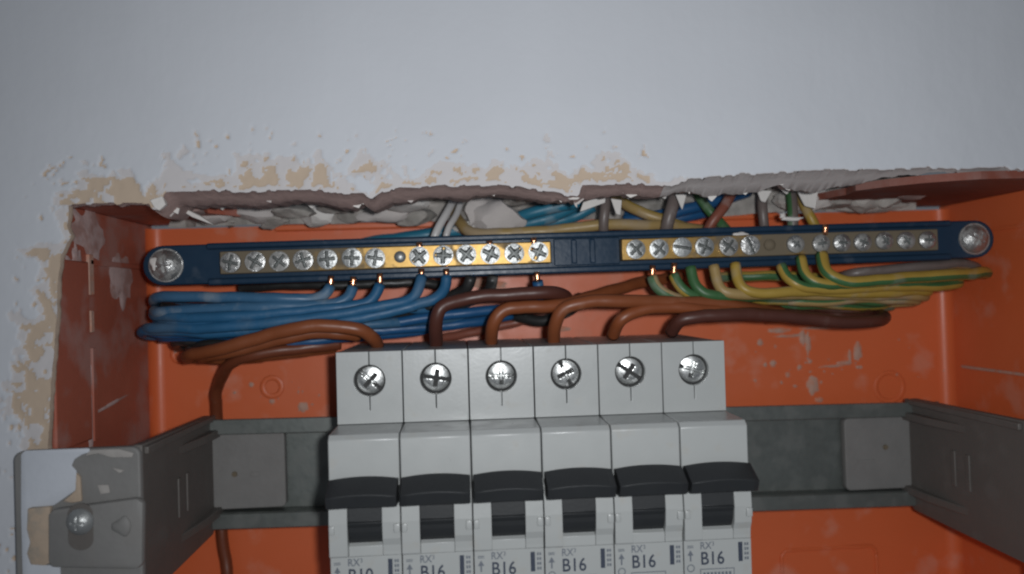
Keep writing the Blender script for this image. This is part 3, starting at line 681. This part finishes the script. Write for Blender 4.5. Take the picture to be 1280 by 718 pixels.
face_patch('plaster_crust', [(38, 634), (66, 632), (68, 700), (60, 705), (42, 704), (37, 690), (41, 676), (37, 660)], 1.4, M_tan)
c0 = lw(101, 656, 202)
def slot_ring(): return prism('screw_recess', [(c0[0]+3.0*x, c0[1]+z) for x, z in [(math.cos(t), 2.6+2.6*math.sin(t) if math.sin(t) > 0 else -3.6+2.6*math.sin(t)) for t in np.linspace(0.01, 2*math.pi, 28)]], 'y', f0-2.75, f0-2.0, 0.1, 1, 40)
lpart('screw_recess', slot_ring(), M_grey)
so = put(SC_mount, 'fixing_screw', (c0[0], f0-3.0, c0[1]+0.8), 0.6, lb); so.scale = (0.72, 0.8, 0.72)
c1 = lw(152, 658, 202)
bm = bmesh.new(); bmesh.ops.create_icosphere(bm, subdivisions=3, radius=1)
for v in bm.verts: v.co = ((c1[0]+2.4*v.co.x)*S*1.0, (f0-2.6+0.8*v.co.y)*S, (c1[1]+2.2*v.co.z*(1+0.3*math.sin(3*v.co.x)))*S)
lpart('plaster_crust', bm_to(bm, 'plaster_crust'), M_greypl)

# ------------------------------------------------------------------ circuit breakers
def text_mesh(body, size):
    cu = bpy.data.curves.new('lettering', 'FONT'); cu.body = body; cu.size = size*S; cu.extrude = 0.03*S; cu.resolution_u = 4; cu.offset = 0.012*size*S
    o = bpy.data.objects.new('t', cu); sc.collection.objects.link(o); bpy.context.view_layer.update()
    me = bpy.data.meshes.new_from_object(o.evaluated_get(bpy.context.evaluated_depsgraph_get()))
    bpy.data.objects.remove(o); bpy.data.curves.remove(cu)
    me.transform(Matrix.Diagonal((0.88, 1, 1, 1))); me.transform(Matrix.Rotation(math.pi/2, 4, 'X')); return me
HW = 8.72
YF = -60.0
me_body = box('body', -HW, HW, -40.5, 4.5, -42, 41.8, 0.35)
def terminal_face():
    cz, R_ = 34.2, 4.25; s = 0.14; poly = [(-s, 42), (-HW, 42), (-HW, 22.7), (HW, 22.7), (HW, 42), (s, 42)]
    a0 = math.asin(s/R_)
    poly += [(R_*math.sin(t), cz + R_*math.cos(t)) for t in np.linspace(a0, math.pi-a0, 26)]
    poly += [(s, 26.2), (-s, 26.2)]
    poly += [(-R_*math.sin(t), cz + R_*math.cos(t)) for t in np.linspace(math.pi-a0, a0, 26)]
    return prism('terminal_face', poly, 'y', -44, -40.4, 0.12, 2, 50)
me_face = terminal_face()
me_well = prism('screw_well', [(4.2*math.sin(t), 34.2+4.2*math.cos(t)) for t in np.linspace(0, 2*math.pi, 33)[:-1]], 'y', -41.2, -40.0, 0)
me_lowface = box('lower_terminal_face', -HW, HW, -44, -40.4, -42, -22.7, 0.3)
me_nose = prism('nose_cover', [(-40.4, 22.6), (-58.6, 22.4), (YF, 21.2), (YF, 9.5), (-57, 9.5), (-40.4, 9.5)], 'x', -HW, HW, 0.28)
me_ckl = prism('cheek', [(-45, 9.45), (-57.5, 9.4), (-60, 8.2), (-61.2, 5.5), (-61.6, 1), (-61.5, -4), (-61.35, -7.0), (-61.05, -7.4), (-59.8, -7.45), (-59.8, -7.6), (-45, -7.6)], 'x', -HW, -4.25, 0.12, 2, 25)
me_ckr = prism('cheek', [(-45, 9.45), (-57.5, 9.4), (-60, 8.2), (-61.2, 5.5), (-61.6, 1), (-61.1, -3.2), (-60.25, -5.0), (-60.03, -6.6), (-60.0, -7.6), (-45, -7.6)], 'x', 4.25, HW, 0.12, 2, 25)
me_label = prism('label_plate', [(-45, -5.6), (-59.3, -5.6), (YF, -6.4), (YF, -21.3), (-58.8, -22.5), (-40.4, -22.5)], 'x', -HW, HW, 0.2)
# cheeks sit on the label plate: cut the plate under them
me_label = prism('label_plate', [(-40.4, -7.65), (YF, -7.65), (YF, -21.3), (-58.8, -22.5), (-40.4, -22.5)], 'x', -HW, HW, 0.06)
me_sill = prism('window_sill', [(-45, -4.5), (-58.6, -4.5), (-59.9, -5.1), (-59.98, -7.6), (-45, -7.6)], 'x', -4.2, 4.2, 0.1)
barr = [(-60.9, 6.6), (-61.0, 1.5), (-61.0, 1.3), (-61.5, 1.0), (-61.4, 0.6)] + [(-53.5 - 7.3*math.cos(t), 0.6 + 7.4*math.sin(t)) for t in np.linspace(-0.12, -0.95, 6)]
me_tog = prism('toggle', [(-48, 6.6)] + barr + [(-48, -5.4)], 'x', -4.15, 4.15, 0.08, 2, 25)
def handle_mesh():
    sec = [(-57.5, 11.6), (-62.6, 12.7), (-68.9, 9.6), (-67.6, 6.3), (-58, 5.6)]
    V_ = []; F_ = []; xs_ = np.linspace(-8.45, 8.45, 13); k = len(sec)
    for x in xs_:
        t = x/8.45; ed = 1.0 if abs(t) < 0.99 else 0.96
        for y, z in sec:
            V_.append((x, -58 + (y+58)*ed*(1-0.03*t*t), z*1.0 - (0.75*t*t if z > 8 else 0.25*t*t)))
    for i in range(12):
        for j in range(k): F_.append((i*k+j, i*k+(j+1) % k, (i+1)*k+(j+1) % k, (i+1)*k+j))
    F_.append(tuple(range(k))[::-1]); F_.append(tuple(12*k+j for j in range(k)))
    me = pydata('handle', V_, F_); bm = bmesh.new(); bm.from_mesh(me); bmesh.ops.recalc_face_normals(bm, faces=bm.faces); bev(bm, 0.16, 20, 2)
    return bm_to(bm, 'handle', 'keep', 60)
me_handle = handle_mesh()
def latch_mesh(x0, x1):
    bm = bmesh.new(); box_bm(bm, x0, x1, -62.2, -60.4, -1.6, 0.6); bmesh.ops.recalc_face_normals(bm, faces=bm.faces); bev(bm, 0.25)
    return bm_to(bm, 'latch')
me_l1, me_l2 = latch_mesh(-HW+0.05, -HW+1.4), latch_mesh(HW-1.6, HW-0.05)
me_B16, me_B10 = text_mesh('B16', 4.6), text_mesh('B10', 4.6)
me_RX, me_3 = text_mesh('RX', 2.6), text_mesh('3', 1.5)
def strokes(rects, name='printed_mark'):
    bm = bmesh.new()
    for x0, x1, z0, z1 in rects: box_bm(bm, x0, x1, -0.03, 0.03, z0, z1)
    return bm_to(bm, name, False)
me_bar = strokes([(5.35, 6.45, -13.9, -9.0)])
rs = random.Random(3)
tiny = []
for row in range(4):
    for q in range(2): tiny.append((6.95 + q*0.62, 7.4 + q*0.62 , -9.9 - row*1.2, -9.2 - row*1.2))
me_tiny = strokes(tiny)
me_arrow = pydata('printed_mark', [(-7.9, -.02, -11.4), (-6.3, -.02, -11.4), (-7.1, -.02, -10.0), (-7.3, -.02, -12.9), (-6.9, -.02, -12.9), (-6.9, -.02, -11.4), (-7.3, -.02, -11.4)], [(0, 1, 2), (3, 4, 5, 6)])
me_cur = pydata('printed_mark', [(-7.1 + (0.75 + 0.25*(k % 2))*math.cos(2*math.pi*(k//2)/20), -.02, -14.6 + (0.75 + 0.25*(k % 2))*math.sin(2*math.pi*(k//2)/20)) for k in range(40)], [(2*k, 2*k+1, (2*k+3) % 40, (2*k+2) % 40) for k in range(20)])
me_amp = strokes([(-7.9, -6.3, -9.5, -9.3), (-7.9, -6.3, -9.1, -8.9)])
me_frame = strokes([(-4.7, 4.2, -15.9, -15.7), (-4.7, -4.5, -19, -15.9), (4.0, 4.2, -19, -15.9), (-4.5, 4.0, -19.2, -19.0)] + [(-3.9 + i*0.95, -3.3 + i*0.95, -18.4, -16.6) for i in range(8)])
spots = {'terminal': None}
BR = []
PITCH = 17.75
bc = P(663, 578, 260); bang = math.radians(0.25) + rang*0.0 + math.atan2(P(905, 427, 216)[2]-P(420, 440, 216)[2], P(905, 427, 216)[0]-P(420, 440, 216)[0])
xmid = (P(418, 480, 216)[0] + P(908, 480, 216)[0])/2
zrow = P(663, 433.5, 216)[2] - 42
LBL = ['white breaker printed B10, at the left end of the row under the orange brown wire',
       'white B16 breaker just right of the B10 one, fed by the dark maroon wire',
       'white B16 breaker with bright flash glints on its step, third in the row',
       'white B16 breaker right of the glinting one, fed by an orange brown wire',
       'white B16 breaker second from the right end, with dirty smudges below its screw',
       'white B16 breaker at the right end of the row beside bare rail']
def breaker(i):
    x = (i-2.5)*PITCH
    root = empty('circuit_breaker', (xmid + x*math.cos(bang), 260-CAM_D, zrow + x*math.sin(bang))); root.rotation_euler = (0, -bang, 0)
    tag(root, LBL[i], 'circuit breaker', 'circuit breakers in a row on the rail')
    parts = [('body', me_body, M_white), ('terminal_face', me_face, M_white), ('lower_terminal_face', me_lowface, M_white), ('nose_cover', me_nose, M_white),
             ('cheek', me_ckl, M_white), ('cheek', me_ckr, M_white), ('label_plate', me_label, M_white), ('window_sill', me_sill, M_white),
             ('latch', me_l1, M_white), ('latch', me_l2, M_white)]
    d = {}
    for nm, me, m in parts: d[nm] = link(nm, me, m, root)
    link('screw_well', me_well, M_dark, root)
    tg = link('toggle', me_tog, M_black, root); link('handle', me_handle, M_black, tg)
    put(SC_big, 'terminal_screw', (0.1, -41.8 + 0.25*math.sin(i*2.1), 34.2), [0.7, 0.12, 0.02, 1.1, 0.55, 0.25][i] + (0.05 if i != 2 else 0), root, None, (0.05, 0.03*(2.5-i)))
    lp = d['label_plate']; yy = (YF-0.03)*S
    for nm, me, m, loc in (('rating_text', me_B10 if i == 0 else me_B16, M_ink, (-4.6, 0, -13.8)), ('range_text', me_RX, M_inkpale, (-4.6, 0, -9.9)), ('range_text', me_3, M_inkpale, (-1.5, 0, -9.1)),
                       ('printed_mark', me_bar, M_ink, (0, 0, 0.5)), ('printed_mark', me_tiny, M_inkpale, (0, 0, 0.5)), ('printed_mark', me_arrow, M_inkpale, (0, 0, 0)),
                       ('printed_mark', me_cur, M_inkpale, (0, 0, 0)), ('printed_mark', me_amp, M_inkpale, (0, 0, 0)), ('printed_mark', me_frame, M_inkpale, (0, 0, 0.8))):
        o = link(nm, me, m, lp); o.location = (loc[0]*S, yy, loc[2]*S)
    return root
for i in range(6): BR.append(breaker(i))

# ------------------------------------------------------------------ wires
W = []
def wire(name, label, group, pts, m, r=1.62, tip=None, tips2=None, stripes=None, twist=0.0, phase=0.0, seg=14, wob=0.012):
    w = [P(*p) for p in pts]
    q_ = np.random.default_rng(len(W)*7+5); w = [w[0]] + [p + q_.normal(size=3)*np.array([0.15, 0.3, 0.28]) for p in w[1:-1]] + [w[-1]]
    me = tube(name, w, r, seg, stripes, twist, phase, wob)
    for q in (m if isinstance(m, (list, tuple)) else [m]): me.materials.append(q)
    c = w[0]; me.transform(Matrix.Translation([-k*S for k in c]))
    o = link(name, me); o.location = [k*S for k in c]
    tag(o, label, 'wire', group)
    for t in (tip, tips2):
        if t:
            a_ = [P(*p) for p in t]; cm = tube('copper_end', a_, 0.88, 10); cm.materials.append(W_copper); cm.transform(Matrix.Translation([-k*S for k in c]))
            link('copper_end', cm, None, o)
    W.append(o); return o
GB, GK, GR, GE, GT = 'blue wires below the left brass bar', 'dark wires below the left brass bar', 'brown wires feeding the breakers', 'green and yellow earth wires below the right brass bar', 'wires entering through the broken top of the box'
D = 237
wire('blue_wire', 'blue wire with whitened end, leftmost one clamped in the left brass bar', GB, [(413, 358, D), (409, 366, 236.5), (394, 373, 235.5), (340, 373, 235), (260, 370, 237), (205, 370, 239), (193, 373, 246), (199, 378, 256), (240, 384, 266), (310, 380, 270)], W_dusty, tip=[(414, 345, D), (413, 359, D)])
wire('blue_wire', 'blue wire with pale dusty bend, second from left in the left brass bar', GB, [(441, 359, D), (438, 368, 236.2), (420, 377, 235), (340, 383, 234.5), (260, 386, 236), (205, 388, 239), (192, 391, 246), (200, 397, 257), (250, 398, 268), (320, 392, 271)], W_dusty, tip=[(442, 346, D), (441, 360, D)])
wire('blue_wire', 'blue wire bending under the small rivet, with glowing orange copper end', GB, [(475, 356, D), (471, 366, 236.2), (456, 377, 235), (400, 387, 234), (300, 395, 234), (230, 399, 237), (194, 394, 244), (200, 390, 256), (260, 392, 266)], W_blue, tip=[(475, 342, D), (475, 357, D)])
wire('blue_wire', 'bright blue wire bending down below the first star screw right of the rivet', GB, [(527, 346, D), (525, 360, 236.2), (512, 373, 234.5), (480, 383, 233), (400, 397, 232.5), (300, 405, 234), (220, 409, 238), (186, 409, 244), (196, 412, 256), (260, 404, 266)], W_blue, tip=[(527, 336, D), (527, 347, D)], tips2=[(525, 314, 237), (524, 303, 236.5)])
wire('blue_wire', 'bright blue wire bending down next to the dark wires, last of the bent blue ones', GB, [(558, 345, D), (556, 360, 236.5), (546, 373, 235), (520, 383, 234), (440, 398, 234), (330, 411, 236), (250, 416, 238), (182, 412, 246), (196, 418, 258), (270, 412, 268)], W_blue, tip=[(558, 336, D), (558, 346, D)])
wire('blue_wire', 'white stained wire dropping from the last star screw before the blue gap', GB, [(672, 352, D), (674, 364, 239), (668, 374, 246), (640, 384, 249), (560, 393, 246), (480, 403, 243), (400, 410, 242), (300, 417, 243), (210, 416, 244), (185, 412, 252), (240, 420, 266)], [W_blue2, W_dusty], tip=[(671, 340, D), (672, 353, D)], tips2=[(668, 312, 237), (667, 297, 236.5)], stripes=2.0, phase=1.2)
wire('blue_wire', 'deep blue wire lying lowest in the blue bundle, above the orange brown wires', GB, [(640, 394, 258), (580, 402, 254), (480, 411, 250), (400, 417, 248), (300, 421, 247), (240, 422, 247), (206, 419, 250), (212, 424, 262), (280, 420, 270)], W_blue2)
wire('blue_wire', 'thin run of blue wire showing between two orange brown wires at left', GB, [(250, 446, 262), (300, 440, 256), (360, 432, 252), (420, 424, 253), (520, 411, 257), (600, 398, 264)], W_blue2, r=1.5)
wire('black_wire', 'charcoal wire bent left from the star screw at the middle of the brass bar', GK, [(589, 346, D), (586, 358, 238), (572, 368, 242), (500, 392, 250), (400, 412, 252), (300, 422, 250), (250, 426, 248), (224, 426, 251), (232, 432, 260), (300, 428, 268)], W_black, r=1.7)
wire('black_wire', 'black wire curving left beside the pinkish patch of back panel', GK, [(616, 346, D), (613, 358, 238), (600, 370, 243), (540, 392, 252), (440, 414, 256), (340, 428, 254), (270, 434, 251), (238, 432, 254), (250, 440, 262), (320, 434, 269)], W_black, r=1.7, tips2=[(613, 311, 237), (612, 301, 236.5)])
wire('black_wire', 'black wire loop hidden above the blue bundle in the shadow of the bar', GK, [(300, 360, 262), (360, 357, 258), (430, 356, 256), (500, 355, 256), (560, 358, 260)], W_black, r=1.5)
wire('black_wire', 'dark grey wire sagging behind the brown wires above the middle breakers', GK, [(625, 392, 266), (650, 398, 258), (678, 401, 255), (700, 395, 254), (716, 384, 258), (724, 372, 266)], W_black, r=1.8)
wire('blue_wire', 'blue wire crossing upward through the left bundle, behind the bent ends', GB, [(560, 392, 250), (500, 385, 244), (430, 382, 238), (350, 392, 234), (270, 401, 235), (215, 400, 240), (198, 401, 248), (206, 405, 258)], W_blue, r=1.45)
wire('blue_wire', 'slightly sagging blue wire near the bottom of the left bundle', GB, [(590, 396, 256), (520, 400, 246), (450, 408, 239), (380, 413, 236), (300, 412, 236), (235, 405, 240), (204, 403, 246), (212, 410, 258)], W_dusty, r=1.45)
wire('black_wire', 'charcoal wire threaded through the middle of the blue bundle at left', GK, [(520, 384, 244), (440, 392, 237), (360, 390, 234), (290, 387, 236), (230, 384, 240), (206, 383, 246), (214, 388, 258)], W_black, r=1.4)
wire('black_wire', 'thin black wire sagging under the blue bundle toward the brown loop', GK, [(470, 398, 252), (400, 418, 246), (330, 427, 242), (280, 432, 243), (246, 433, 248), (256, 440, 260)], W_black, r=1.35)
# brown wires
wire('brown_wire', 'orange brown wire arching over into the first breaker, printed B10', GR, [(472, 432, 240), (466, 421, 235), (448, 411, 231.5), (425, 407, 230.5), (390, 408, 230.5), (340, 417, 232), (290, 430, 234), (252, 440, 237), (237, 443, 243), (246, 448, 254), (330, 444, 262), (420, 434, 267)], W_brown, r=1.95)
wire('brown_wire', 'orange brown wire just below the uppermost arch at left', GR, [(448, 420, 240), (425, 415, 236.5), (390, 417, 236), (335, 427, 237), (285, 440, 239), (256, 446, 244), (262, 450, 256), (330, 446, 264)], W_brown, r=1.85)
wire('brown_wire', 'dark brown wire dropping vertically behind the left bracket and rail', GR, [(425, 430, 256), (380, 434, 252), (320, 443, 250), (290, 452, 253), (277, 468, 261), (272, 495, 268), (271, 530, 273), (273, 600, 275), (280, 680, 275), (290, 760, 275)], wire_mat('brown_drop', (0.16, 0.045, 0.02), dust=0.2), r=1.9)
wire('brown_wire', 'dark maroon wire rising from the second breaker and running right', GR, [(545, 432, 236), (545, 408, 231.5), (549, 388, 229.5), (564, 376, 229.5), (600, 371, 230), (650, 366, 230), (688, 364, 231), (707, 370, 236), (702, 378, 246), (660, 384, 256), (610, 392, 266)], W_dkbrown, r=1.98)
wire('brown_wire', 'orange brown wire bent into the third breaker, under the maroon one', GR, [(614, 428, 236), (616, 406, 231), (626, 389, 229.5), (652, 383, 229.5), (692, 381, 231), (722, 376, 235), (762, 363, 243), (802, 353, 252), (850, 346, 264)], W_brown, r=1.92)
wire('brown_wire', 'orange brown wire bent into the fourth breaker and running far right', GR, [(692, 428, 236), (694, 404, 230.5), (705, 386, 228.5), (740, 377, 229), (800, 376, 230.5), (860, 378, 233), (920, 382, 236), (958, 386, 242), (972, 390, 252), (920, 390, 262)], W_brown, r=1.92)
wire('brown_wire', 'orange brown wire slanting into the fifth breaker', GR, [(766, 420, 236), (774, 402, 231), (790, 391, 230), (830, 385, 231.5), (890, 385, 234), (950, 390, 238), (990, 395, 248), (960, 398, 260)], wire_mat('brown_slant', (0.22, 0.06, 0.02), dust=0.2), r=1.88)
wire('brown_wire', 'dark brown wire slanting into the sixth breaker, ending in a turn at right', GR, [(839, 416, 236), (850, 402, 231), (872, 395, 230), (930, 393, 231.5), (1000, 398, 234), (1060, 401, 236), (1096, 402, 240), (1104, 398, 248), (1080, 393, 258), (1000, 390, 266)], W_dkbrown, r=1.95)
wire('brown_wire', 'thin dull red brown wire crossing low behind the second and third breaker wires', GR, [(545, 424, 268), (590, 415, 264), (640, 404, 262), (690, 390, 262), (760, 374, 264)], W_red, r=1.5)
wire('brown_wire', 'dark brown wire lying just above the sixth breaker wire at right', GR, [(790, 384, 262), (860, 386, 250), (930, 388, 244), (1010, 392, 242), (1068, 395, 244), (1080, 392, 252), (1020, 386, 262)], W_dkbrown, r=1.6)
# earth wires
YG = [W_yel, W_grn]; TG = [W_tan, W_grn]
wire('earth_wire', 'dusty yellow green strand slipping under the other earth wires at right', GE, [(900, 376, 252), (960, 374, 244), (1020, 378, 241), (1080, 373, 242), (1130, 374, 245), (1142, 377, 252), (1090, 380, 262)], TG, stripes=2.2, phase=2.0, r=1.45)
wire('earth_wire', 'green and yellow wire with bare copper, leftmost under the right brass bar', GE, [(815, 346, D), (820, 358, 236), (832, 369, 235), (852, 375, 237), (900, 380, 245), (980, 381, 250), (1060, 381, 253), (1100, 382, 256), (1112, 384, 264), (1040, 384, 270)], TG, tip=[(816, 332, D), (815, 347, D)], stripes=3.4, phase=0.4)
wire('earth_wire', 'green and yellow wire below the brightest glowing copper end', GE, [(842, 344, D), (848, 357, 235.6), (860, 367, 234.5), (884, 373, 236), (940, 375, 241), (1020, 377, 244), (1080, 380, 248), (1110, 379, 254), (1080, 378, 264)], YG, tip=[(843, 329, D), (842, 345, D)], stripes=2.9, phase=2.6)
wire('earth_wire', 'mostly green wire, third from left under the right brass bar', GE, [(863, 334, D), (867, 352, 236), (876, 364, 234.5), (900, 370, 235), (960, 371, 239), (1040, 373, 242), (1100, 376, 245), (1121, 375, 252), (1080, 372, 262)], TG, stripes=3.6, phase=0.9)
wire('earth_wire', 'pale beige yellow wire bent below the dull screws, fourth from left', GE, [(892, 332, D), (895, 350, 236), (904, 362, 234.5), (928, 367, 234.5), (990, 368, 237), (1070, 369, 239), (1130, 370, 242), (1158, 369, 249), (1120, 368, 262)], TG, stripes=1.4, phase=3.0)
wire('earth_wire', 'yellow wire bent below the slotted screw, fifth from left', GE, [(919, 330, D), (922, 349, 235), (931, 361, 233.5), (954, 365, 233), (1010, 363, 234.5), (1080, 364, 237), (1140, 366, 241), (1162, 366, 248), (1120, 366, 262)], [W_tan, W_yel], stripes=2.6, phase=1.0)
wire('earth_wire', 'yellow wire with green side, first of three right of the brass rivet', GE, [(976, 332, D), (982, 346, 235), (991, 355, 233.5), (1008, 360, 233), (1050, 360, 234), (1110, 358, 237), (1170, 356, 241), (1196, 354, 248), (1150, 354, 262)], YG, stripes=2.2, phase=2.2)
wire('earth_wire', 'green and yellow wire, middle one of three right of the brass rivet', GE, [(1001, 322, D), (1005, 340, 234.5), (1014, 350, 233), (1032, 356, 232.5), (1070, 356, 234), (1120, 352, 237), (1170, 350, 241), (1198, 351, 248), (1150, 350, 262)], YG, stripes=3.2, phase=0.2)
wire('earth_wire', 'bright yellow wire sweeping farthest right under the end of the bar', GE, [(1027, 318, D), (1030, 336, 234), (1039, 346, 231.8), (1058, 351, 231), (1095, 350, 232), (1135, 345, 234), (1185, 341, 237), (1222, 341, 241), (1233, 341, 249), (1200, 340, 260)], [W_yel, W_grn], r=1.85, tips2=[(1031, 294, 237.5), (1032, 281, 237)], stripes=1.0, phase=0.8)
wire('earth_wire', 'greyish yellow wire lying right under the bar, above the bright yellow one', GE, [(1040, 350, 262), (1062, 342, 248), (1110, 338, 245), (1160, 333, 244), (1200, 331, 246), (1222, 335, 252), (1190, 340, 264)], [W_tan, W_greyd], stripes=2.4, phase=1.5, r=1.7)
wire('earth_wire', 'straight yellow wire seen behind the bends under the right brass bar', GE, [(890, 347, 262), (930, 345, 254), (980, 345, 252), (1030, 347, 254), (1080, 352, 262)], YG, stripes=1.0, phase=0.0, r=1.7)
# wires above the bar
wire('earth_wire', 'yellow wire with green underside running level along the top of the bar', GT, [(566, 262, 268), (575, 281, 258), (592, 291, 252), (630, 291, 250), (690, 287, 250), (750, 281, 250), (800, 281, 251), (850, 284, 254), (900, 290, 262)], [W_tan, W_grn], stripes=1.7, phase=4.0, r=1.8)
wire('grey_wire', 'glossy pale grey wire leaning left above the star screws, outer of two', GT, [(568, 248, 258), (560, 266, 251), (549, 285, 246), (541, 302, 246)], W_grey, r=1.25)
wire('grey_wire', 'glossy pale grey wire leaning left above the star screws, inner of two', GT, [(578, 246, 260), (570, 268, 253), (561, 286, 248), (556, 302, 248)], W_grey, r=1.05)
wire('blue_wire', 'teal blue wire slanting down left behind the bar toward the pale grey wires', GT, [(735, 248, 262), (690, 268, 266), (650, 280, 267), (600, 286, 266), (540, 290, 265), (480, 299, 267), (430, 312, 272)], W_teal, r=2.1)
wire('blue_wire', 'dark teal wire above the level yellow wire, near the middle', GT, [(742, 258, 266), (710, 272, 269), (660, 282, 271), (600, 296, 273), (520, 304, 274)], W_teal, r=2.0)
wire('blue_wire', 'dark blue wire under the ragged plaster left of the first plaster spike', GT, [(740, 250, 258), (700, 258, 258), (660, 268, 260), (640, 276, 264)], W_teal, r=2.0)
wire('grey_wire', 'grey brown wire coming straight down beside the first two plaster spikes', GT, [(758, 236, 252), (757, 258, 246.5), (756, 280, 246), (756, 304, 250)], W_greyd, r=1.6)
wire('earth_wire', 'ochre yellow wire slanting down right between the two vertical dark wires', GT, [(768, 246, 262), (795, 262, 255), (828, 274, 254), (860, 286, 258), (890, 300, 264)], [W_yel, W_tan], stripes=2.6, phase=0.5, r=1.75)
wire('grey_wire', 'thick dark brown wire coming down right of the ochre yellow wire', GT, [(846, 234, 252), (841, 256, 246.5), (835, 278, 246), (831, 302, 250)], W_greyd, r=2.0)
wire('earth_wire', 'olive green wire leaning right, crossing behind the red brown wire', GT, [(868, 236, 258), (881, 256, 254), (899, 276, 253), (918, 298, 258)], [W_greyd, W_grn], stripes=3.2, phase=2.0, r=1.6)
wire('brown_wire', 'dusty red brown wire leaning left across the olive green wire', GT, [(918, 234, 252), (906, 256, 247), (890, 278, 247), (878, 302, 250)], W_red, r=1.65)
wire('blue_wire', 'glossy bright blue wire deep behind the crossed wires', GT, [(935, 240, 268), (895, 250, 264), (860, 262, 262), (820, 270, 264), (780, 276, 268)], W_blue2, r=2.0)
wire('blue_wire', 'second blue wire beneath the glossy one behind the crossed wires', GT, [(900, 262, 270), (860, 270, 267), (820, 276, 268), (780, 270, 271)], W_blue2, r=1.9)
wire('grey_wire', 'grey wire hanging down under a plaster spike, right of the crossed pair', GT, [(953, 232, 254), (953, 256, 248), (955, 280, 247), (957, 302, 250)], W_greyd, r=1.55)
wire('earth_wire', 'dull green wire coming straight down over the dull screws of the right bar', GT, [(987, 232, 254), (991, 258, 248), (992, 280, 246.5), (991, 302, 249)], [W_greyd, W_grn], stripes=4.0, phase=1.0, r=1.75)
wire('earth_wire', 'short mustard yellow wire beside the dull green one, leaning right', GT, [(998, 238, 258), (1006, 260, 252), (1017, 278, 250), (1026, 298, 252)], W_yel, r=1.6)
